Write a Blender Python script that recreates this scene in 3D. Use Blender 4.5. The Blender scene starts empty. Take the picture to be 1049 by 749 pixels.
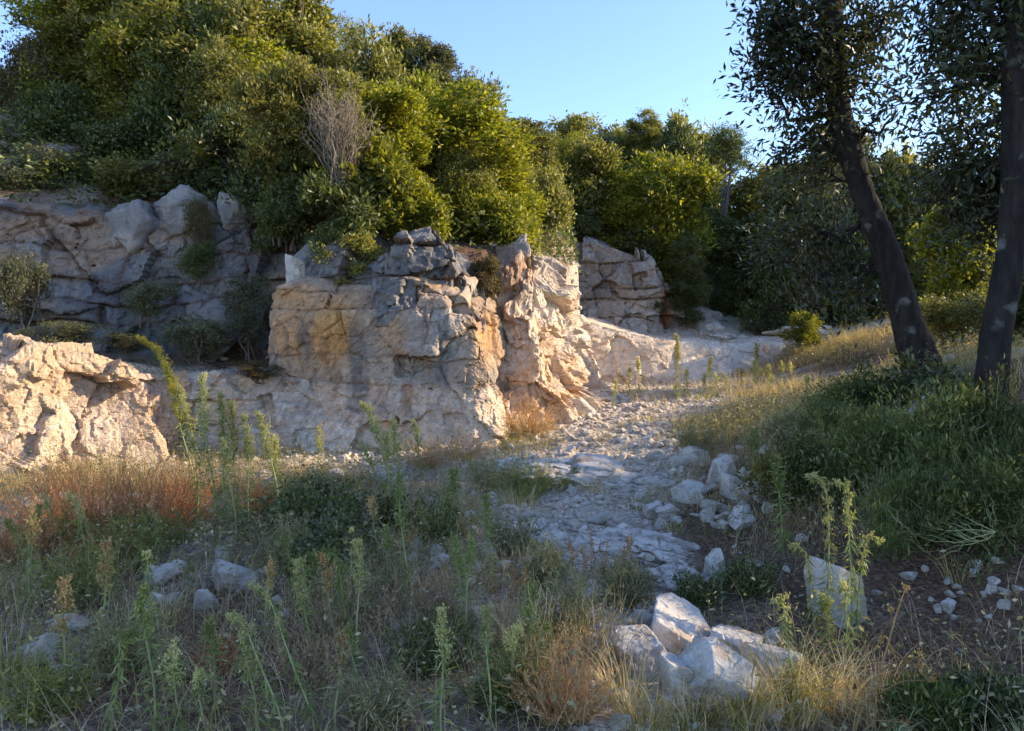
import bpy, math, random
import numpy as np
from mathutils import Vector, Matrix
from mathutils.bvhtree import BVHTree

scene = bpy.context.scene
COL = scene.collection
random.seed(7)
RNG = np.random.default_rng(11)
F = 778.0           # focal length in photo pixels
HOR = 365.0         # photo row of the eye-level line
EYE = 1.6
SUN_AZ, SUN_EL = math.radians(84), math.radians(23)
SUN = np.array([math.cos(SUN_EL) * math.sin(SUN_AZ), math.cos(SUN_EL) * math.cos(SUN_AZ), math.sin(SUN_EL)])


def un(px, py, d):
    return ((px - 524.5) / F * d, d, EYE - (py - HOR) / F * d)


# ------------------------------------------------------------------ noise
def hsh(ix, iy, iz, seed):
    h = (ix.astype(np.int64) * 374761393 + iy.astype(np.int64) * 668265263 + iz.astype(np.int64) * 2147483647 + seed * 974634777) & 0xFFFFFFFF
    h = ((h ^ (h >> 13)) * 1274126177) & 0xFFFFFFFF
    h = ((h ^ (h >> 16)) * 2246822519) & 0xFFFFFFFF
    h = (h ^ (h >> 15)) & 0xFFFFFFFF
    return h / 4294967296.0


def vnoise(p, seed=0):
    i = np.floor(p).astype(np.int64)
    f = p - i
    f = f * f * f * (f * (f * 6 - 15) + 10)
    r = 0
    for dx in (0, 1):
        wx = f[:, 0] if dx else 1 - f[:, 0]
        for dy in (0, 1):
            wy = f[:, 1] if dy else 1 - f[:, 1]
            for dz in (0, 1):
                wz = f[:, 2] if dz else 1 - f[:, 2]
                r = r + wx * wy * wz * hsh(i[:, 0] + dx, i[:, 1] + dy, i[:, 2] + dz, seed)
    return r * 2 - 1


def fbm(p, octv=4, seed=0, gain=0.5):
    a, s, r = 1.0, 0.0, np.zeros(len(p))
    q = p.copy()
    for k in range(octv):
        r += a * vnoise(q, seed + k * 17)
        s += a
        a *= gain
        q = q * 2.03 + 5.1
    return r / s


def worley(p, seed=0):
    """F1, F2, random id per cell, offset from the cell's centre"""
    i = np.floor(p).astype(np.int64)
    n = len(p)
    f1 = np.full(n, 9.0); f2 = np.full(n, 9.0); cid = np.zeros(n); off = np.zeros((n, 3))
    for dx in (-1, 0, 1):
        for dy in (-1, 0, 1):
            for dz in (-1, 0, 1):
                a, b, c = i[:, 0] + dx, i[:, 1] + dy, i[:, 2] + dz
                q = np.stack([a + hsh(a, b, c, seed), b + hsh(a, b, c, seed + 1), c + hsh(a, b, c, seed + 2)], 1)
                v = p - q
                d = np.sqrt((v * v).sum(1))
                near = d < f1
                f2 = np.where(near, f1, np.minimum(f2, d))
                f1 = np.where(near, d, f1)
                cid = np.where(near, hsh(a, b, c, seed + 3), cid)
                off = np.where(near[:, None], v, off)
    return f1, f2, cid, off


def facet(p, scale, seed):
    """chipped faces: every cell is a plane of its own tilt"""
    f1, f2, cid, off = worley(p / scale, seed)
    a = cid * 977.0
    g = np.stack([np.sin(a), np.sin(a * 1.7 + 1), np.sin(a * 2.3 + 2)], 1)
    return (off * g).sum(1) * scale + (cid - .5) * scale * .35, f2 - f1, cid


def sstep(x, a, b):
    t = np.clip((x - a) / (b - a), 0, 1)
    return t * t * (3 - 2 * t)


# ------------------------------------------------------------------ meshes and tags
def mesh_np(name, V, Q, mat=None, parent=None, col=None, smooth=True, mats=None, midx=None):
    """V (n,3), Q (m,3) or (m,4) -> ONE linked mesh object"""
    me = bpy.data.meshes.new(name)
    V = np.asarray(V, np.float32); Q = np.asarray(Q, np.int32)
    k = Q.shape[1]
    me.vertices.add(len(V)); me.vertices.foreach_set('co', V.ravel())
    me.loops.add(Q.size); me.loops.foreach_set('vertex_index', Q.ravel())
    me.polygons.add(len(Q))
    me.polygons.foreach_set('loop_start', np.arange(0, Q.size, k, dtype=np.int32))
    me.polygons.foreach_set('loop_total', np.full(len(Q), k, np.int32))
    me.polygons.foreach_set('use_smooth', np.full(len(Q), smooth, bool))
    for m in (mats or ([mat] if mat else [])):
        me.materials.append(m)
    if midx is not None:
        me.polygons.foreach_set('material_index', np.asarray(midx, np.int32))
    if col is not None:
        at = me.color_attributes.new('Col', 'FLOAT_COLOR', 'POINT')
        c = np.ones((len(V), 4), np.float32); c[:, :3] = col
        at.data.foreach_set('color', c.ravel())
    me.update(calc_edges=True)
    o = bpy.data.objects.new(name, me)
    COL.objects.link(o)
    o.parent = parent
    return o


def tag(o, label=None, cat=None, group=None, kind=None):
    if label: o['label'] = label
    if cat: o['category'] = cat
    if group: o['group'] = group
    if kind: o['kind'] = kind
    return o


def empty(name, loc=(0, 0, 0)):
    o = bpy.data.objects.new(name, None)
    COL.objects.link(o)
    o.location = loc
    o.empty_display_size = .2
    return o


def copy_tree(src):
    c = src.copy(); COL.objects.link(c)
    for ch in src.children:
        k = ch.copy(); COL.objects.link(k); k.parent = c
    return c


# ------------------------------------------------------------------ materials
def new_mat(name):
    m = bpy.data.materials.new(name); m.use_nodes = True
    nt = m.node_tree
    return m, nt, nt.nodes, nt.links, nt.nodes['Principled BSDF']


def rock_mat(name, bump=.6, scale=1.0, grain=.35):
    """colour comes from the mesh's mineral colours, fine mottling, pits and cracks from noise"""
    m, nt, N, L, B = new_mat(name)
    tc = N.new('ShaderNodeTexCoord')
    at = N.new('ShaderNodeAttribute'); at.attribute_name = 'Col'
    n1 = N.new('ShaderNodeTexNoise'); n1.inputs['Scale'].default_value = 9 * scale; n1.inputs['Detail'].default_value = 9; n1.inputs['Roughness'].default_value = .68
    n2 = N.new('ShaderNodeTexNoise'); n2.inputs['Scale'].default_value = 55 * scale; n2.inputs['Detail'].default_value = 5
    n3 = N.new('ShaderNodeTexNoise'); n3.inputs['Scale'].default_value = 2.2 * scale; n3.inputs['Detail'].default_value = 6
    vo = N.new('ShaderNodeTexVoronoi'); vo.feature = 'DISTANCE_TO_EDGE'; vo.inputs['Scale'].default_value = 6.5 * scale
    wn = N.new('ShaderNodeMixRGB'); wn.blend_type = 'ADD'; wn.inputs[0].default_value = .18
    for t in (n1, n2, n3): L.new(tc.outputs['Object'], t.inputs['Vector'])
    L.new(tc.outputs['Object'], wn.inputs[1]); L.new(n1.outputs['Color'], wn.inputs[2]); L.new(wn.outputs[0], vo.inputs['Vector'])
    mr = N.new('ShaderNodeMapRange'); mr.inputs[1].default_value = .3; mr.inputs[2].default_value = .7; mr.inputs[3].default_value = 1 - grain; mr.inputs[4].default_value = 1 + grain
    L.new(n1.outputs['Fac'], mr.inputs[0])
    mu = N.new('ShaderNodeMixRGB'); mu.blend_type = 'MULTIPLY'; mu.inputs[0].default_value = 1
    L.new(at.outputs['Color'], mu.inputs[1]); L.new(mr.outputs[0], mu.inputs[2])
    # grey lichen film in soft patches
    cr = N.new('ShaderNodeValToRGB'); cr.color_ramp.elements[0].position = .5; cr.color_ramp.elements[1].position = .66
    L.new(n3.outputs['Fac'], cr.inputs[0])
    lf = N.new('ShaderNodeMath'); lf.operation = 'MULTIPLY'; lf.inputs[1].default_value = .3
    L.new(cr.outputs[0], lf.inputs[0])
    li = N.new('ShaderNodeMixRGB'); li.inputs[2].default_value = (.29, .265, .235, 1)
    L.new(lf.outputs[0], li.inputs[0]); L.new(mu.outputs[0], li.inputs[1])
    L.new(li.outputs[0], B.inputs['Base Color'])
    B.inputs['Roughness'].default_value = .92
    B.inputs['Specular IOR Level'].default_value = .2
    # bump
    a1 = N.new('ShaderNodeMath'); a1.operation = 'MULTIPLY_ADD'; a1.inputs[1].default_value = .35
    L.new(n2.outputs['Fac'], a1.inputs[0]); L.new(n1.outputs['Fac'], a1.inputs[2])
    ck = N.new('ShaderNodeMapRange'); ck.inputs[1].default_value = 0; ck.inputs[2].default_value = .05; ck.inputs[3].default_value = -.18; ck.inputs[4].default_value = 0
    L.new(vo.outputs['Distance'], ck.inputs[0])
    a2 = N.new('ShaderNodeMath'); a2.operation = 'ADD'
    L.new(a1.outputs[0], a2.inputs[0]); L.new(ck.outputs[0], a2.inputs[1])
    bp = N.new('ShaderNodeBump'); bp.inputs['Strength'].default_value = bump; bp.inputs['Distance'].default_value = .05 / scale
    L.new(a2.outputs[0], bp.inputs['Height']); L.new(bp.outputs[0], B.inputs['Normal'])
    return m


def leaf_mat(name, c1, c2, c3=None, trans=.35, rough=.5, spec=.35, hue_obj=.12):
    """leaf colour varies from leaf to leaf and a little from plant to plant; light passes through"""
    m, nt, N, L, B = new_mat(name)
    ge = N.new('ShaderNodeNewGeometry'); oi = N.new('ShaderNodeObjectInfo')
    cr = N.new('ShaderNodeValToRGB')
    e = cr.color_ramp.elements
    e[0].color = (*c1, 1); e[0].position = .1; e[1].color = (*c2, 1); e[1].position = .8
    if c3:
        x = e.new(.97); x.color = (*c3, 1)
    L.new(ge.outputs['Random Per Island'], cr.inputs[0])
    hs = N.new('ShaderNodeHueSaturation')
    mr = N.new('ShaderNodeMapRange'); mr.inputs[3].default_value = 1 - hue_obj * 2.2; mr.inputs[4].default_value = 1 + hue_obj * 2.2
    L.new(oi.outputs['Random'], mr.inputs[0]); L.new(mr.outputs[0], hs.inputs['Value'])
    L.new(cr.outputs[0], hs.inputs['Color'])
    L.new(hs.outputs[0], B.inputs['Base Color'])
    B.inputs['Roughness'].default_value = rough; B.inputs['Specular IOR Level'].default_value = spec
    tr = N.new('ShaderNodeBsdfTranslucent')
    br = N.new('ShaderNodeMixRGB'); br.blend_type = 'MULTIPLY'; br.inputs[0].default_value = 1; br.inputs[2].default_value = (1.5, 1.45, .7, 1)
    L.new(hs.outputs[0], br.inputs[1]); L.new(br.outputs[0], tr.inputs['Color'])
    mx = N.new('ShaderNodeMixShader'); mx.inputs[0].default_value = trans
    L.new(B.outputs[0], mx.inputs[1]); L.new(tr.outputs[0], mx.inputs[2])
    L.new(mx.outputs[0], N['Material Output'].inputs['Surface'])
    return m


def bark_mat(name, c1, c2, scale=1.0, lichen=None):
    m, nt, N, L, B = new_mat(name)
    tc = N.new('ShaderNodeTexCoord')
    mp = N.new('ShaderNodeMapping'); mp.inputs['Scale'].default_value = (14 * scale, 14 * scale, 3.5 * scale)
    L.new(tc.outputs['Object'], mp.inputs[0])
    n1 = N.new('ShaderNodeTexNoise'); n1.inputs['Scale'].default_value = 1; n1.inputs['Detail'].default_value = 8; n1.inputs['Roughness'].default_value = .7
    L.new(mp.outputs[0], n1.inputs['Vector'])
    cr = N.new('ShaderNodeValToRGB'); cr.color_ramp.elements[0].color = (*c1, 1); cr.color_ramp.elements[1].color = (*c2, 1)
    cr.color_ramp.elements[0].position = .35; cr.color_ramp.elements[1].position = .7
    L.new(n1.outputs['Fac'], cr.inputs[0])
    out = cr.outputs[0]
    if lichen:
        n2 = N.new('ShaderNodeTexNoise'); n2.inputs['Scale'].default_value = 6; n2.inputs['Detail'].default_value = 8
        L.new(tc.outputs['Object'], n2.inputs['Vector'])
        r2 = N.new('ShaderNodeValToRGB'); r2.color_ramp.elements[0].position = .6; r2.color_ramp.elements[1].position = .72
        L.new(n2.outputs['Fac'], r2.inputs[0])
        mx = N.new('ShaderNodeMixRGB'); mx.inputs[2].default_value = (*lichen, 1)
        L.new(r2.outputs[0], mx.inputs[0]); L.new(out, mx.inputs[1]); out = mx.outputs[0]
    L.new(out, B.inputs['Base Color']); B.inputs['Roughness'].default_value = .9; B.inputs['Specular IOR Level'].default_value = .15
    bp = N.new('ShaderNodeBump'); bp.inputs['Strength'].default_value = .9; bp.inputs['Distance'].default_value = .03
    L.new(n1.outputs['Fac'], bp.inputs['Height']); L.new(bp.outputs[0], B.inputs['Normal'])
    return m
# ------------------------------------------------------------------ terrain heights
def tps_fit(P):
    P = np.array(P, float); n = len(P)
    d = np.sqrt(((P[:, None, :2] - P[None, :, :2]) ** 2).sum(2))
    K = np.where(d > 0, d * d * np.log(d + 1e-9), 0) + np.eye(n) * .05
    A = np.zeros((n + 3, n + 3)); A[:n, :n] = K
    A[:n, n] = 1; A[:n, n + 1:] = P[:, :2]; A[n, :n] = 1; A[n + 1:, :n] = P[:, :2].T
    w = np.linalg.solve(A, np.concatenate([P[:, 2], [0, 0, 0]]))
    return P, w


def tps(fit, x, y):
    P, w = fit
    r = np.zeros(len(x)) + w[-3] + w[-2] * x + w[-1] * y
    for k in range(len(P)):
        d2 = (x - P[k, 0]) ** 2 + (y - P[k, 1]) ** 2
        r += w[k] * .5 * d2 * np.log(d2 + 1e-9)
    return r


FLOOR = tps_fit([(-8, 1, .0), (-6, 4, .0), (-3, 3, 0), (0, 2.5, 0), (3, 3, .03), (0, 0, 0), (-4, -3, 0), (4, -3, 0.1), (8, -3, .5),
                 (-7.2, 7.0, .1), (-5.5, 8, .1), (-6.1, 9, .15), (-4, 10, .15), (-2, 10.2, .2), (-.8, 10.1, .27), (-2, 7, .1), (-2, 5, .02),
                 (.5, 4, 0), (.5, 6, .1), (.6, 8.8, .3), (-.1, 9.2, .3), (1, 10.5, .4), (1.2, 12, .5), (2, 13, .6), (1.5, 17, .85), (3, 17, .85), (2.5, 19, .9), (4.5, 19, .92), (6, 19, 1.1),
                 (4.4, 8.2, 1.4), (3.9, 6.0, 1.1), (2.75, 7.5, .58), (2.5, 5, .32), (2.6, 4.1, .07), (1.9, 5.8, .15), (1.6, 7.5, .25), (2.6, 10, .5), (3.6, 10, .72), (4.6, 11, .88), (5.5, 13, .98), (3.6, 12, .72), (4, 14, .85), (6.5, 15, 1.2), (7.4, 17, 1.5), (6, 11, 1.25), (8.7, 18, 2.1), (9, 23, 2.5),
                 (4.2, 4.2, .6), (6, 4, 1.1), (10, 12, 2.3), (8, 6, 1.7), (9, 2, 1.1), (13, 20, 3), (14, 8, 2.6), (-12, 4, 0), (-12, 0, 0)])
LEDGE = tps_fit([(-12, 6, 2), (-7.2, 9, 1.9), (-6, 10, 1.7), (-5, 11.2, 1.42), (-3.5, 11.8, 1.38), (-8, 12, 1.75), (-4.5, 12.4, 1.55), (-12, 12, 2.2),
                 (-1, 12, 2.9), (0, 13, 3.0), (1.5, 15, 2.6), (1.8, 20.5, 2.3), (3, 21, 2.2), (5, 20.5, 2.05), (6.5, 21.5, 2.1), (3.2, 23, 2.5), (6, 24, 2.9), (8, 20, 2.2), (9, 25, 2.9), (13, 20, 3)])
HILL = tps_fit([(-12, 11, 4.3), (-8, 13.5, 4.3), (-5.5, 13.5, 4.2), (-4, 13.3, 3.9), (-3, 13.2, 3.6), (-1.5, 13, 3.5), (-.3, 13, 3.4), (.2, 14.5, 3.6), (1.2, 15.5, 3.5), (1.8, 19, 3.9), (-2, 15.5, 4.3),
                (-10, 17, 7), (-6, 17, 6.2), (-11, 25, 10), (-3, 20, 6.3), (0, 22, 6.2), (2, 23.5, 5.0), (4, 23.5, 4.4), (5.2, 23.5, 3.6), (2.5, 27, 6), (5, 28, 5.2), (-5, 30, 9.5), (2, 33, 8), (7, 30, 5), (9, 25, 3.0), (12, 32, 5),
                (16, 30, 4.5), (-20, 20, 10), (-25, 40, 15), (0, 45, 9), (20, 45, 6), (25, 20, 4), (13, 20, 3)])
YC = ([-40, -12, -7.3, -6.1, -4.7, -3.4, -.8, -.5, -.3, .25, 1.45, 1.9, 5, 6.5, 60], [2, 5.2, 8.0, 9.5, 11.0, 11.7, 11.5, 12.2, 13.2, 13.9, 15.6, 20.3, 19.9, 20.6, 24])
Y2 = ([-40, -12, -8, -6, -3.8, -3.2, -.5, .3, 1.45, 1.8, 5.0, 6.5, 60], [10, 11.2, 12.2, 12.6, 12.7, 12.2, 12.4, 14.2, 15.9, 22.6, 23.2, 23.8, 30])


def land(x, y):
    """smooth height of the ground (quarry floor, ledges, hill)"""
    x = np.asarray(x, float); y = np.asarray(y, float)
    xc, yc = np.clip(x, -30, 26), np.clip(y, -6, 46)
    f, l, h = tps(FLOOR, np.clip(xc, -13, 14), np.clip(yc, -4, 25)), tps(LEDGE, np.clip(xc, -13, 14), np.clip(yc, 5, 27)), tps(HILL, xc, np.clip(yc, 10, 46))
    a = np.interp(x, *YC); b = np.interp(x, *Y2)
    left = 1 - sstep(x, 5.2, 8.0)
    w1 = sstep(y - a, .1, .6) * left + sstep(y - a, -2, 6) * (1 - left)
    w2 = sstep(y - b, .15, .8) * left + sstep(y - b, 0, 6) * (1 - left)
    return f + (l - f) * w1 + (h - l) * w2


def rough(x, y):
    p = np.stack([x, y, x * 0], 1)
    return fbm(p * .9, 3, 3) * .09 + fbm(p * 3.1, 3, 5) * .045 + fbm(p * 11, 3, 8) * .018


def gz(x, y):
    x = np.atleast_1d(np.asarray(x, float)); y = np.atleast_1d(np.asarray(y, float))
    return land(x, y) + rough(x, y)


def gz1(x, y):
    return float(gz([x], [y])[0])


_D = np.concatenate([np.arange(2.2, 12, .04), np.arange(12, 40, .1)])


def hit(px, py):
    """where the ray through a photo pixel meets the ground"""
    x = (px - 524.5) / F * _D; z = EYE - (py - HOR) / F * _D
    k = np.argmax(z < gz(x, _D))
    if k == 0: k = len(_D) - 1
    return x[k], _D[k], gz1(x[k], _D[k])


def bump2(x, y, cx, cy, rx, ry):
    return np.exp(-((x - cx) / rx) ** 2 - ((y - cy) / ry) ** 2)


def axis(segs):
    out = []
    for a, b, s in segs:
        out.append(np.arange(a, b, s))
    return np.concatenate(out + [[segs[-1][1]]])


PALE = np.array([.58, .48, .37]); SOIL = np.array([.15, .09, .06]); GREYR = np.array([.29, .265, .24]); ORANGE = np.array([.46, .27, .13]); LITTER = np.array([.25, .195, .13])


def soil_share(x, y):
    """0 where the pale gravel lies bare, 1 where it is earth and litter"""
    p = np.stack([x, y, x * 0], 1)
    pathx = np.interp(y, [3, 5, 6.5, 9, 12, 16, 20], [.6, .7, .6, .75, 1.8, 2.6, 3.2])
    pathw = np.interp(y, [3, 5, 6.5, 9, 12, 16, 20], [.3, .5, .9, 1.4, 1.6, 2.0, 3])
    g = np.exp(-((x - pathx) / pathw) ** 4)
    g = np.maximum(g, .75 * bump2(x, y, -3.5, 7, 1.6, 1.0)); g = np.maximum(g, .9 * bump2(x, y, -2.3, 10.4, 3.2, .9));
    g = np.maximum(g, sstep(y, 19, 21) * .8 * sstep(x, 2, 3) * (1 - sstep(y, 24, 27)))
    g = g * (1 - sstep(land(x, y) - np.interp(x, [-40, 1, 2, 60], [2.6, 3, 4.2, 4.2]), 0, .5))
    return np.clip(1 - g * (1.15 + .0 * x) + fbm(p * 1.3, 3, 41) * .8, 0, 1)


MAT = {}


def ground_mat():
    m, nt, N, L, B = new_mat('gravelly_earth')
    tc = N.new('ShaderNodeTexCoord')
    at = N.new('ShaderNodeAttribute'); at.attribute_name = 'Col'
    v = N.new('ShaderNodeTexVoronoi'); v.inputs['Scale'].default_value = 42
    n = N.new('ShaderNodeTexNoise'); n.inputs['Scale'].default_value = 24; n.inputs['Detail'].default_value = 8
    for t in (v, n): L.new(tc.outputs['Object'], t.inputs['Vector'])
    hv = N.new('ShaderNodeSeparateColor'); L.new(v.outputs['Color'], hv.inputs[0])
    mr = N.new('ShaderNodeMapRange'); mr.inputs[3].default_value = .6; mr.inputs[4].default_value = 1.35
    L.new(hv.outputs[0], mr.inputs[0])
    m2 = N.new('ShaderNodeMapRange'); m2.inputs[1].default_value = .3; m2.inputs[2].default_value = .7; m2.inputs[3].default_value = .6; m2.inputs[4].default_value = 1.3
    L.new(n.outputs['Fac'], m2.inputs[0])
    mm = N.new('ShaderNodeMath'); mm.operation = 'MULTIPLY'; L.new(mr.outputs[0], mm.inputs[0]); L.new(m2.outputs[0], mm.inputs[1])
    mu = N.new('ShaderNodeMixRGB'); mu.blend_type = 'MULTIPLY'; mu.inputs[0].default_value = 1
    L.new(at.outputs['Color'], mu.inputs[1]); L.new(mm.outputs[0], mu.inputs[2]); L.new(mu.outputs[0], B.inputs['Base Color'])
    B.inputs['Roughness'].default_value = .95; B.inputs['Specular IOR Level'].default_value = .15
    ad = N.new('ShaderNodeMath'); ad.operation = 'SUBTRACT'; L.new(n.outputs['Fac'], ad.inputs[0]); L.new(v.outputs['Distance'], ad.inputs[1])
    bp = N.new('ShaderNodeBump'); bp.inputs['Strength'].default_value = .8; bp.inputs['Distance'].default_value = .025
    L.new(ad.outputs[0], bp.inputs['Height']); L.new(bp.outputs[0], B.inputs['Normal'])
    return m


MAT['ground'] = ground_mat()
xs = axis([(-300, -60, 12), (-60, -14, 1.2), (-14, -8, .25), (-8, -4, .07), (-4, 5, .04), (5, 10, .09), (10, 20, .4), (20, 60, 1.5), (60, 300, 12)])
ys = axis([(-60, -10, 4), (-10, 1.5, .5), (1.5, 3, .1), (3, 12, .04), (12, 24, .08), (24, 40, .4), (40, 80, 2), (80, 320, 12)])
X, Y = np.meshgrid(xs, ys)
xf, yf = X.ravel(), Y.ravel()
near = (xf > -14) & (xf < 20) & (yf > 1) & (yf < 40)
zf = land(xf, yf)
zf[near] += rough(xf[near], yf[near])
nx_, ny_ = len(xs), len(ys)
ii = np.arange(nx_ * ny_).reshape(ny_, nx_)
GQ = np.stack([ii[:-1, :-1], ii[:-1, 1:], ii[1:, 1:], ii[1:, :-1]], -1).reshape(-1, 4)
sh = soil_share(xf, yf)[:, None]
soil = SOIL + (LITTER - SOIL) * sstep(fbm(np.stack([xf, yf, xf * 0], 1) * .7, 3, 77), -.2, .3)[:, None]
gcol = PALE * .85 * (1 - sh) + soil * sh
GV = np.stack([xf, yf, zf], 1)
ground = tag(mesh_np('ground', GV, GQ, MAT['ground'], col=gcol), kind='structure')

# ------------------------------------------------------------------ cliffs
MAT['rock'] = rock_mat('quarry_limestone', .7)
MAT['boulder'] = rock_mat('loose_limestone', .55, 1.6, .25)


def strip(name, ctrl, depth=1.2, res=.03, layers=None, warp=.12, amp=.1, crack=.07, chips=((.5, .25), (.16, .3)), rough_amp=.05, lip=.12, foot=.15, topslope=.25, seed=1, colour=None, smooth_s=.15, stretch=1.0, widths=(.5, 1.5)):
    """a rock wall: a line in plan with its own foot, top and lean, swept up and back over its top, then broken into beds, joints and chips"""
    C = np.array(ctrl, float)
    seg = np.sqrt(((C[1:, :2] - C[:-1, :2]) ** 2).sum(1)); S = np.concatenate([[0], np.cumsum(seg)])
    n = int(S[-1] / res) + 1
    s = np.linspace(0, S[-1], n)
    R = np.stack([np.interp(s, S, C[:, k]) for k in range(5)], 1)
    w = int(smooth_s / res)
    if w > 1:
        ker = np.hanning(2 * w + 3)[1:-1]; ker /= ker.sum()
        for k in range(5):
            R[:, k] = np.convolve(np.pad(R[:, k], w, mode='edge'), ker, 'valid')[:n]
    T = np.gradient(R[:, :2], axis=0); T /= np.linalg.norm(T, axis=1)[:, None] + 1e-9
    kn = int(.5 / res); ker = np.ones(2 * kn + 1) / (2 * kn + 1)
    Ts = np.stack([np.convolve(np.pad(T[:, k], kn, mode='edge'), ker, 'valid') for k in (0, 1)], 1)
    Ts /= np.linalg.norm(Ts, axis=1)[:, None] + 1e-9
    nrm = np.stack([Ts[:, 1], -Ts[:, 0]], 1)
    H = (R[:, 3] - R[:, 2]).max() + .35
    nf = int(H / res); nt = int(depth / (res * 1.6))
    v = np.concatenate([np.linspace(0, 1, nf), 1 + np.linspace(0, 1, nt + 1)[1:]])
    VV, SS = np.meshgrid(v, s, indexing='ij')
    fr = np.clip(VV, 0, 1); bk = np.clip(VV - 1, 0, 1)
    z = (R[:, 2] - .35)[None] + (R[:, 3] - R[:, 2] + .35)[None] * fr + bk * depth * topslope
    hf = (fr * (R[:, 3] - R[:, 2] + .35)[None])
    inset = R[:, 4][None] * fr - foot * np.exp(-(hf / .6) ** 2) + bk * depth
    px = R[:, 0][None] - nrm[:, 0][None] * inset
    py = R[:, 1][None] - nrm[:, 1][None] * inset
    P = np.stack([px.ravel(), py.ravel(), z.ravel()], 1)
    ss = SS.ravel(); zz = P[:, 2]
    up = np.clip((z - (R[:, 3][None] - lip)) / (2 * lip), 0, 1) * .9
    up = np.where(VV > 1, .45 + .55 * np.clip(bk * depth / .25, 0, 1), up * .5).ravel()
    N3 = np.stack([np.broadcast_to(nrm[:, 0][None], px.shape).ravel() * (1 - up), np.broadcast_to(nrm[:, 1][None], px.shape).ravel() * (1 - up), up], 1)
    N3 /= np.linalg.norm(N3, axis=1)[:, None] + 1e-9
    # round the lip a little
    P -= N3 * (np.exp(-((VV.ravel() - 1) * 8) ** 2) * lip * .35)[:, None]
    rs = np.random.default_rng(seed)
    sw = ss + fbm(P * 1.3, 3, seed + 3) * warp * 1.3
    zw = zz + fbm(P * 1.1 + 9, 3, seed + 5) * warp
    if layers is None:
        layers = []; a = P[:, 2].min() - .3
        while a < P[:, 2].max() + .3:
            b = a + rs.uniform(.28, .7); layers.append((a, b, 1)); a = b
    D = np.zeros(len(P)); ck = np.full(len(P), 9.0); bid = np.zeros(len(P))
    for li, (a, b, str_) in enumerate(layers):
        m = (zw >= a) & (zw < b)
        if not m.any(): continue
        bounds = [-1.0]
        while bounds[-1] < S[-1] + 1: bounds.append(bounds[-1] + rs.uniform(*widths))
        bounds = np.array(bounds)
        slant = rs.uniform(-.25, .25, len(bounds))
        sl = sw[m] + (zw[m] - (a + b) / 2) * slant[np.clip(np.searchsorted(bounds, sw[m]), 0, len(bounds) - 1)]
        k = np.clip(np.searchsorted(bounds, sl), 1, len(bounds) - 1)
        ds = np.minimum(sl - bounds[k - 1], bounds[k] - sl)
        dz = np.minimum(zw[m] - a, b - zw[m])
        off = rs.normal(0, .5, len(bounds))[k]; tx = rs.normal(0, .28, len(bounds))[k]; tz = rs.normal(0, .25, len(bounds))[k]
        mid = (bounds[k - 1] + bounds[k]) / 2
        h = amp * off + amp * (tx * (sl - mid) * 1.5 + tz * (zw[m] - (a + b) / 2) * 2)
        bevel = -np.exp(-np.minimum(ds, dz) / .025) * .014
        D[m] = (h + bevel) * str_
        ck[m] = np.where(str_ > .3, np.minimum(ds * 1.0, dz * .9), 9) / max(str_, .05)
        bid[m] = (li * 31.7 + k * 7.31) % 1.0
    wid = .013 * (1 + 1.1 * fbm(P * 2.3, 2, seed + 20))
    brk = .12 + .88 * sstep(fbm(P * 1.3, 3, seed + 31), -.05, .25)
    D -= crack * np.exp(-(ck / np.maximum(wid, .006)) ** 2) * brk
    for sc, am in chips:
        h, e, c = facet((P + fbm(P * 2.5, 2, seed + 7)[:, None] * sc * .16) * np.array([1, 1, stretch]), sc, seed + int(sc * 100))
        D += h * am * (1 - .6 * up)
        D -= np.exp(-(e / .06) ** 2) * sc * .03 * (1 - up)
    D += fbm(P * 1.0, 3, seed + 50) * rough_amp * 1.6 + fbm(P * 9, 4, seed + 51, .65) * rough_amp * .5
    # noise fades where the wall runs into the earth behind its top
    P = P + N3 * D[:, None]
    c = colour(P, ss, D, ck, bid, seed) if colour else np.tile(PALE, (len(P), 1))
    idx = np.arange(len(v) * n).reshape(len(v), n)
    Q = np.stack([idx[:-1, :-1], idx[:-1, 1:], idx[1:, 1:], idx[1:, :-1]], -1).reshape(-1, 4)
    o = mesh_np(name, P, Q, MAT['rock'], col=np.clip(c, .01, .85), smooth=False)
    tag(o, kind='structure')
    return o, P, Q


def mixc(c, other, t):
    t = np.clip(t, 0, 1)[:, None]
    return c * (1 - t) + np.asarray(other) * t


PINK = np.array([.50, .375, .29]); WHITE = np.array([.62, .56, .48]); BROWN = np.array([.20, .10, .055]); DARK = np.array([.16, .15, .15])


def col_pale(P, ss, D, ck, bid, seed):
    c = np.tile(np.array([.47, .335, .225]), (len(P), 1))
    c = mixc(c, np.array([.56, .455, .345]), sstep(fbm(P * 1.4, 3, seed), 0, .45) * .7)
    c = mixc(c, ORANGE * 1.15, sstep(fbm(P * .9 + 3, 3, seed + 9), .12, .4) * .55)
    c = mixc(c, np.array([.45, .36, .31]), sstep(D, -.05, -.16) * .6)
    return c


def col_lower(P, ss, D, ck, bid, seed):
    c = np.tile(np.array([.56, .43, .325]), (len(P), 1))
    c = mixc(c, WHITE * .72, sstep(fbm(P * 1.2, 3, seed), .0, .4) * .6)
    st = fbm(P * np.array([3.2, 3.2, .5]) + 2, 3, seed + 4)
    c = mixc(c, np.array([.33, .17, .085]), sstep(st, .12, .4) * sstep(P[:, 2], .5, 1.2) * .75)
    c = mixc(c, GREYR, sstep(fbm(P * .9 + 7, 3, seed + 2), .1, .4) * .5)
    c = mixc(c, WHITE, sstep(P[:, 2] - land(P[:, 0], P[:, 1] + .6), -.15, .05) * sstep(fbm(P * 2, 3, 9), -.3, .2) * .5)
    return c


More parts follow.
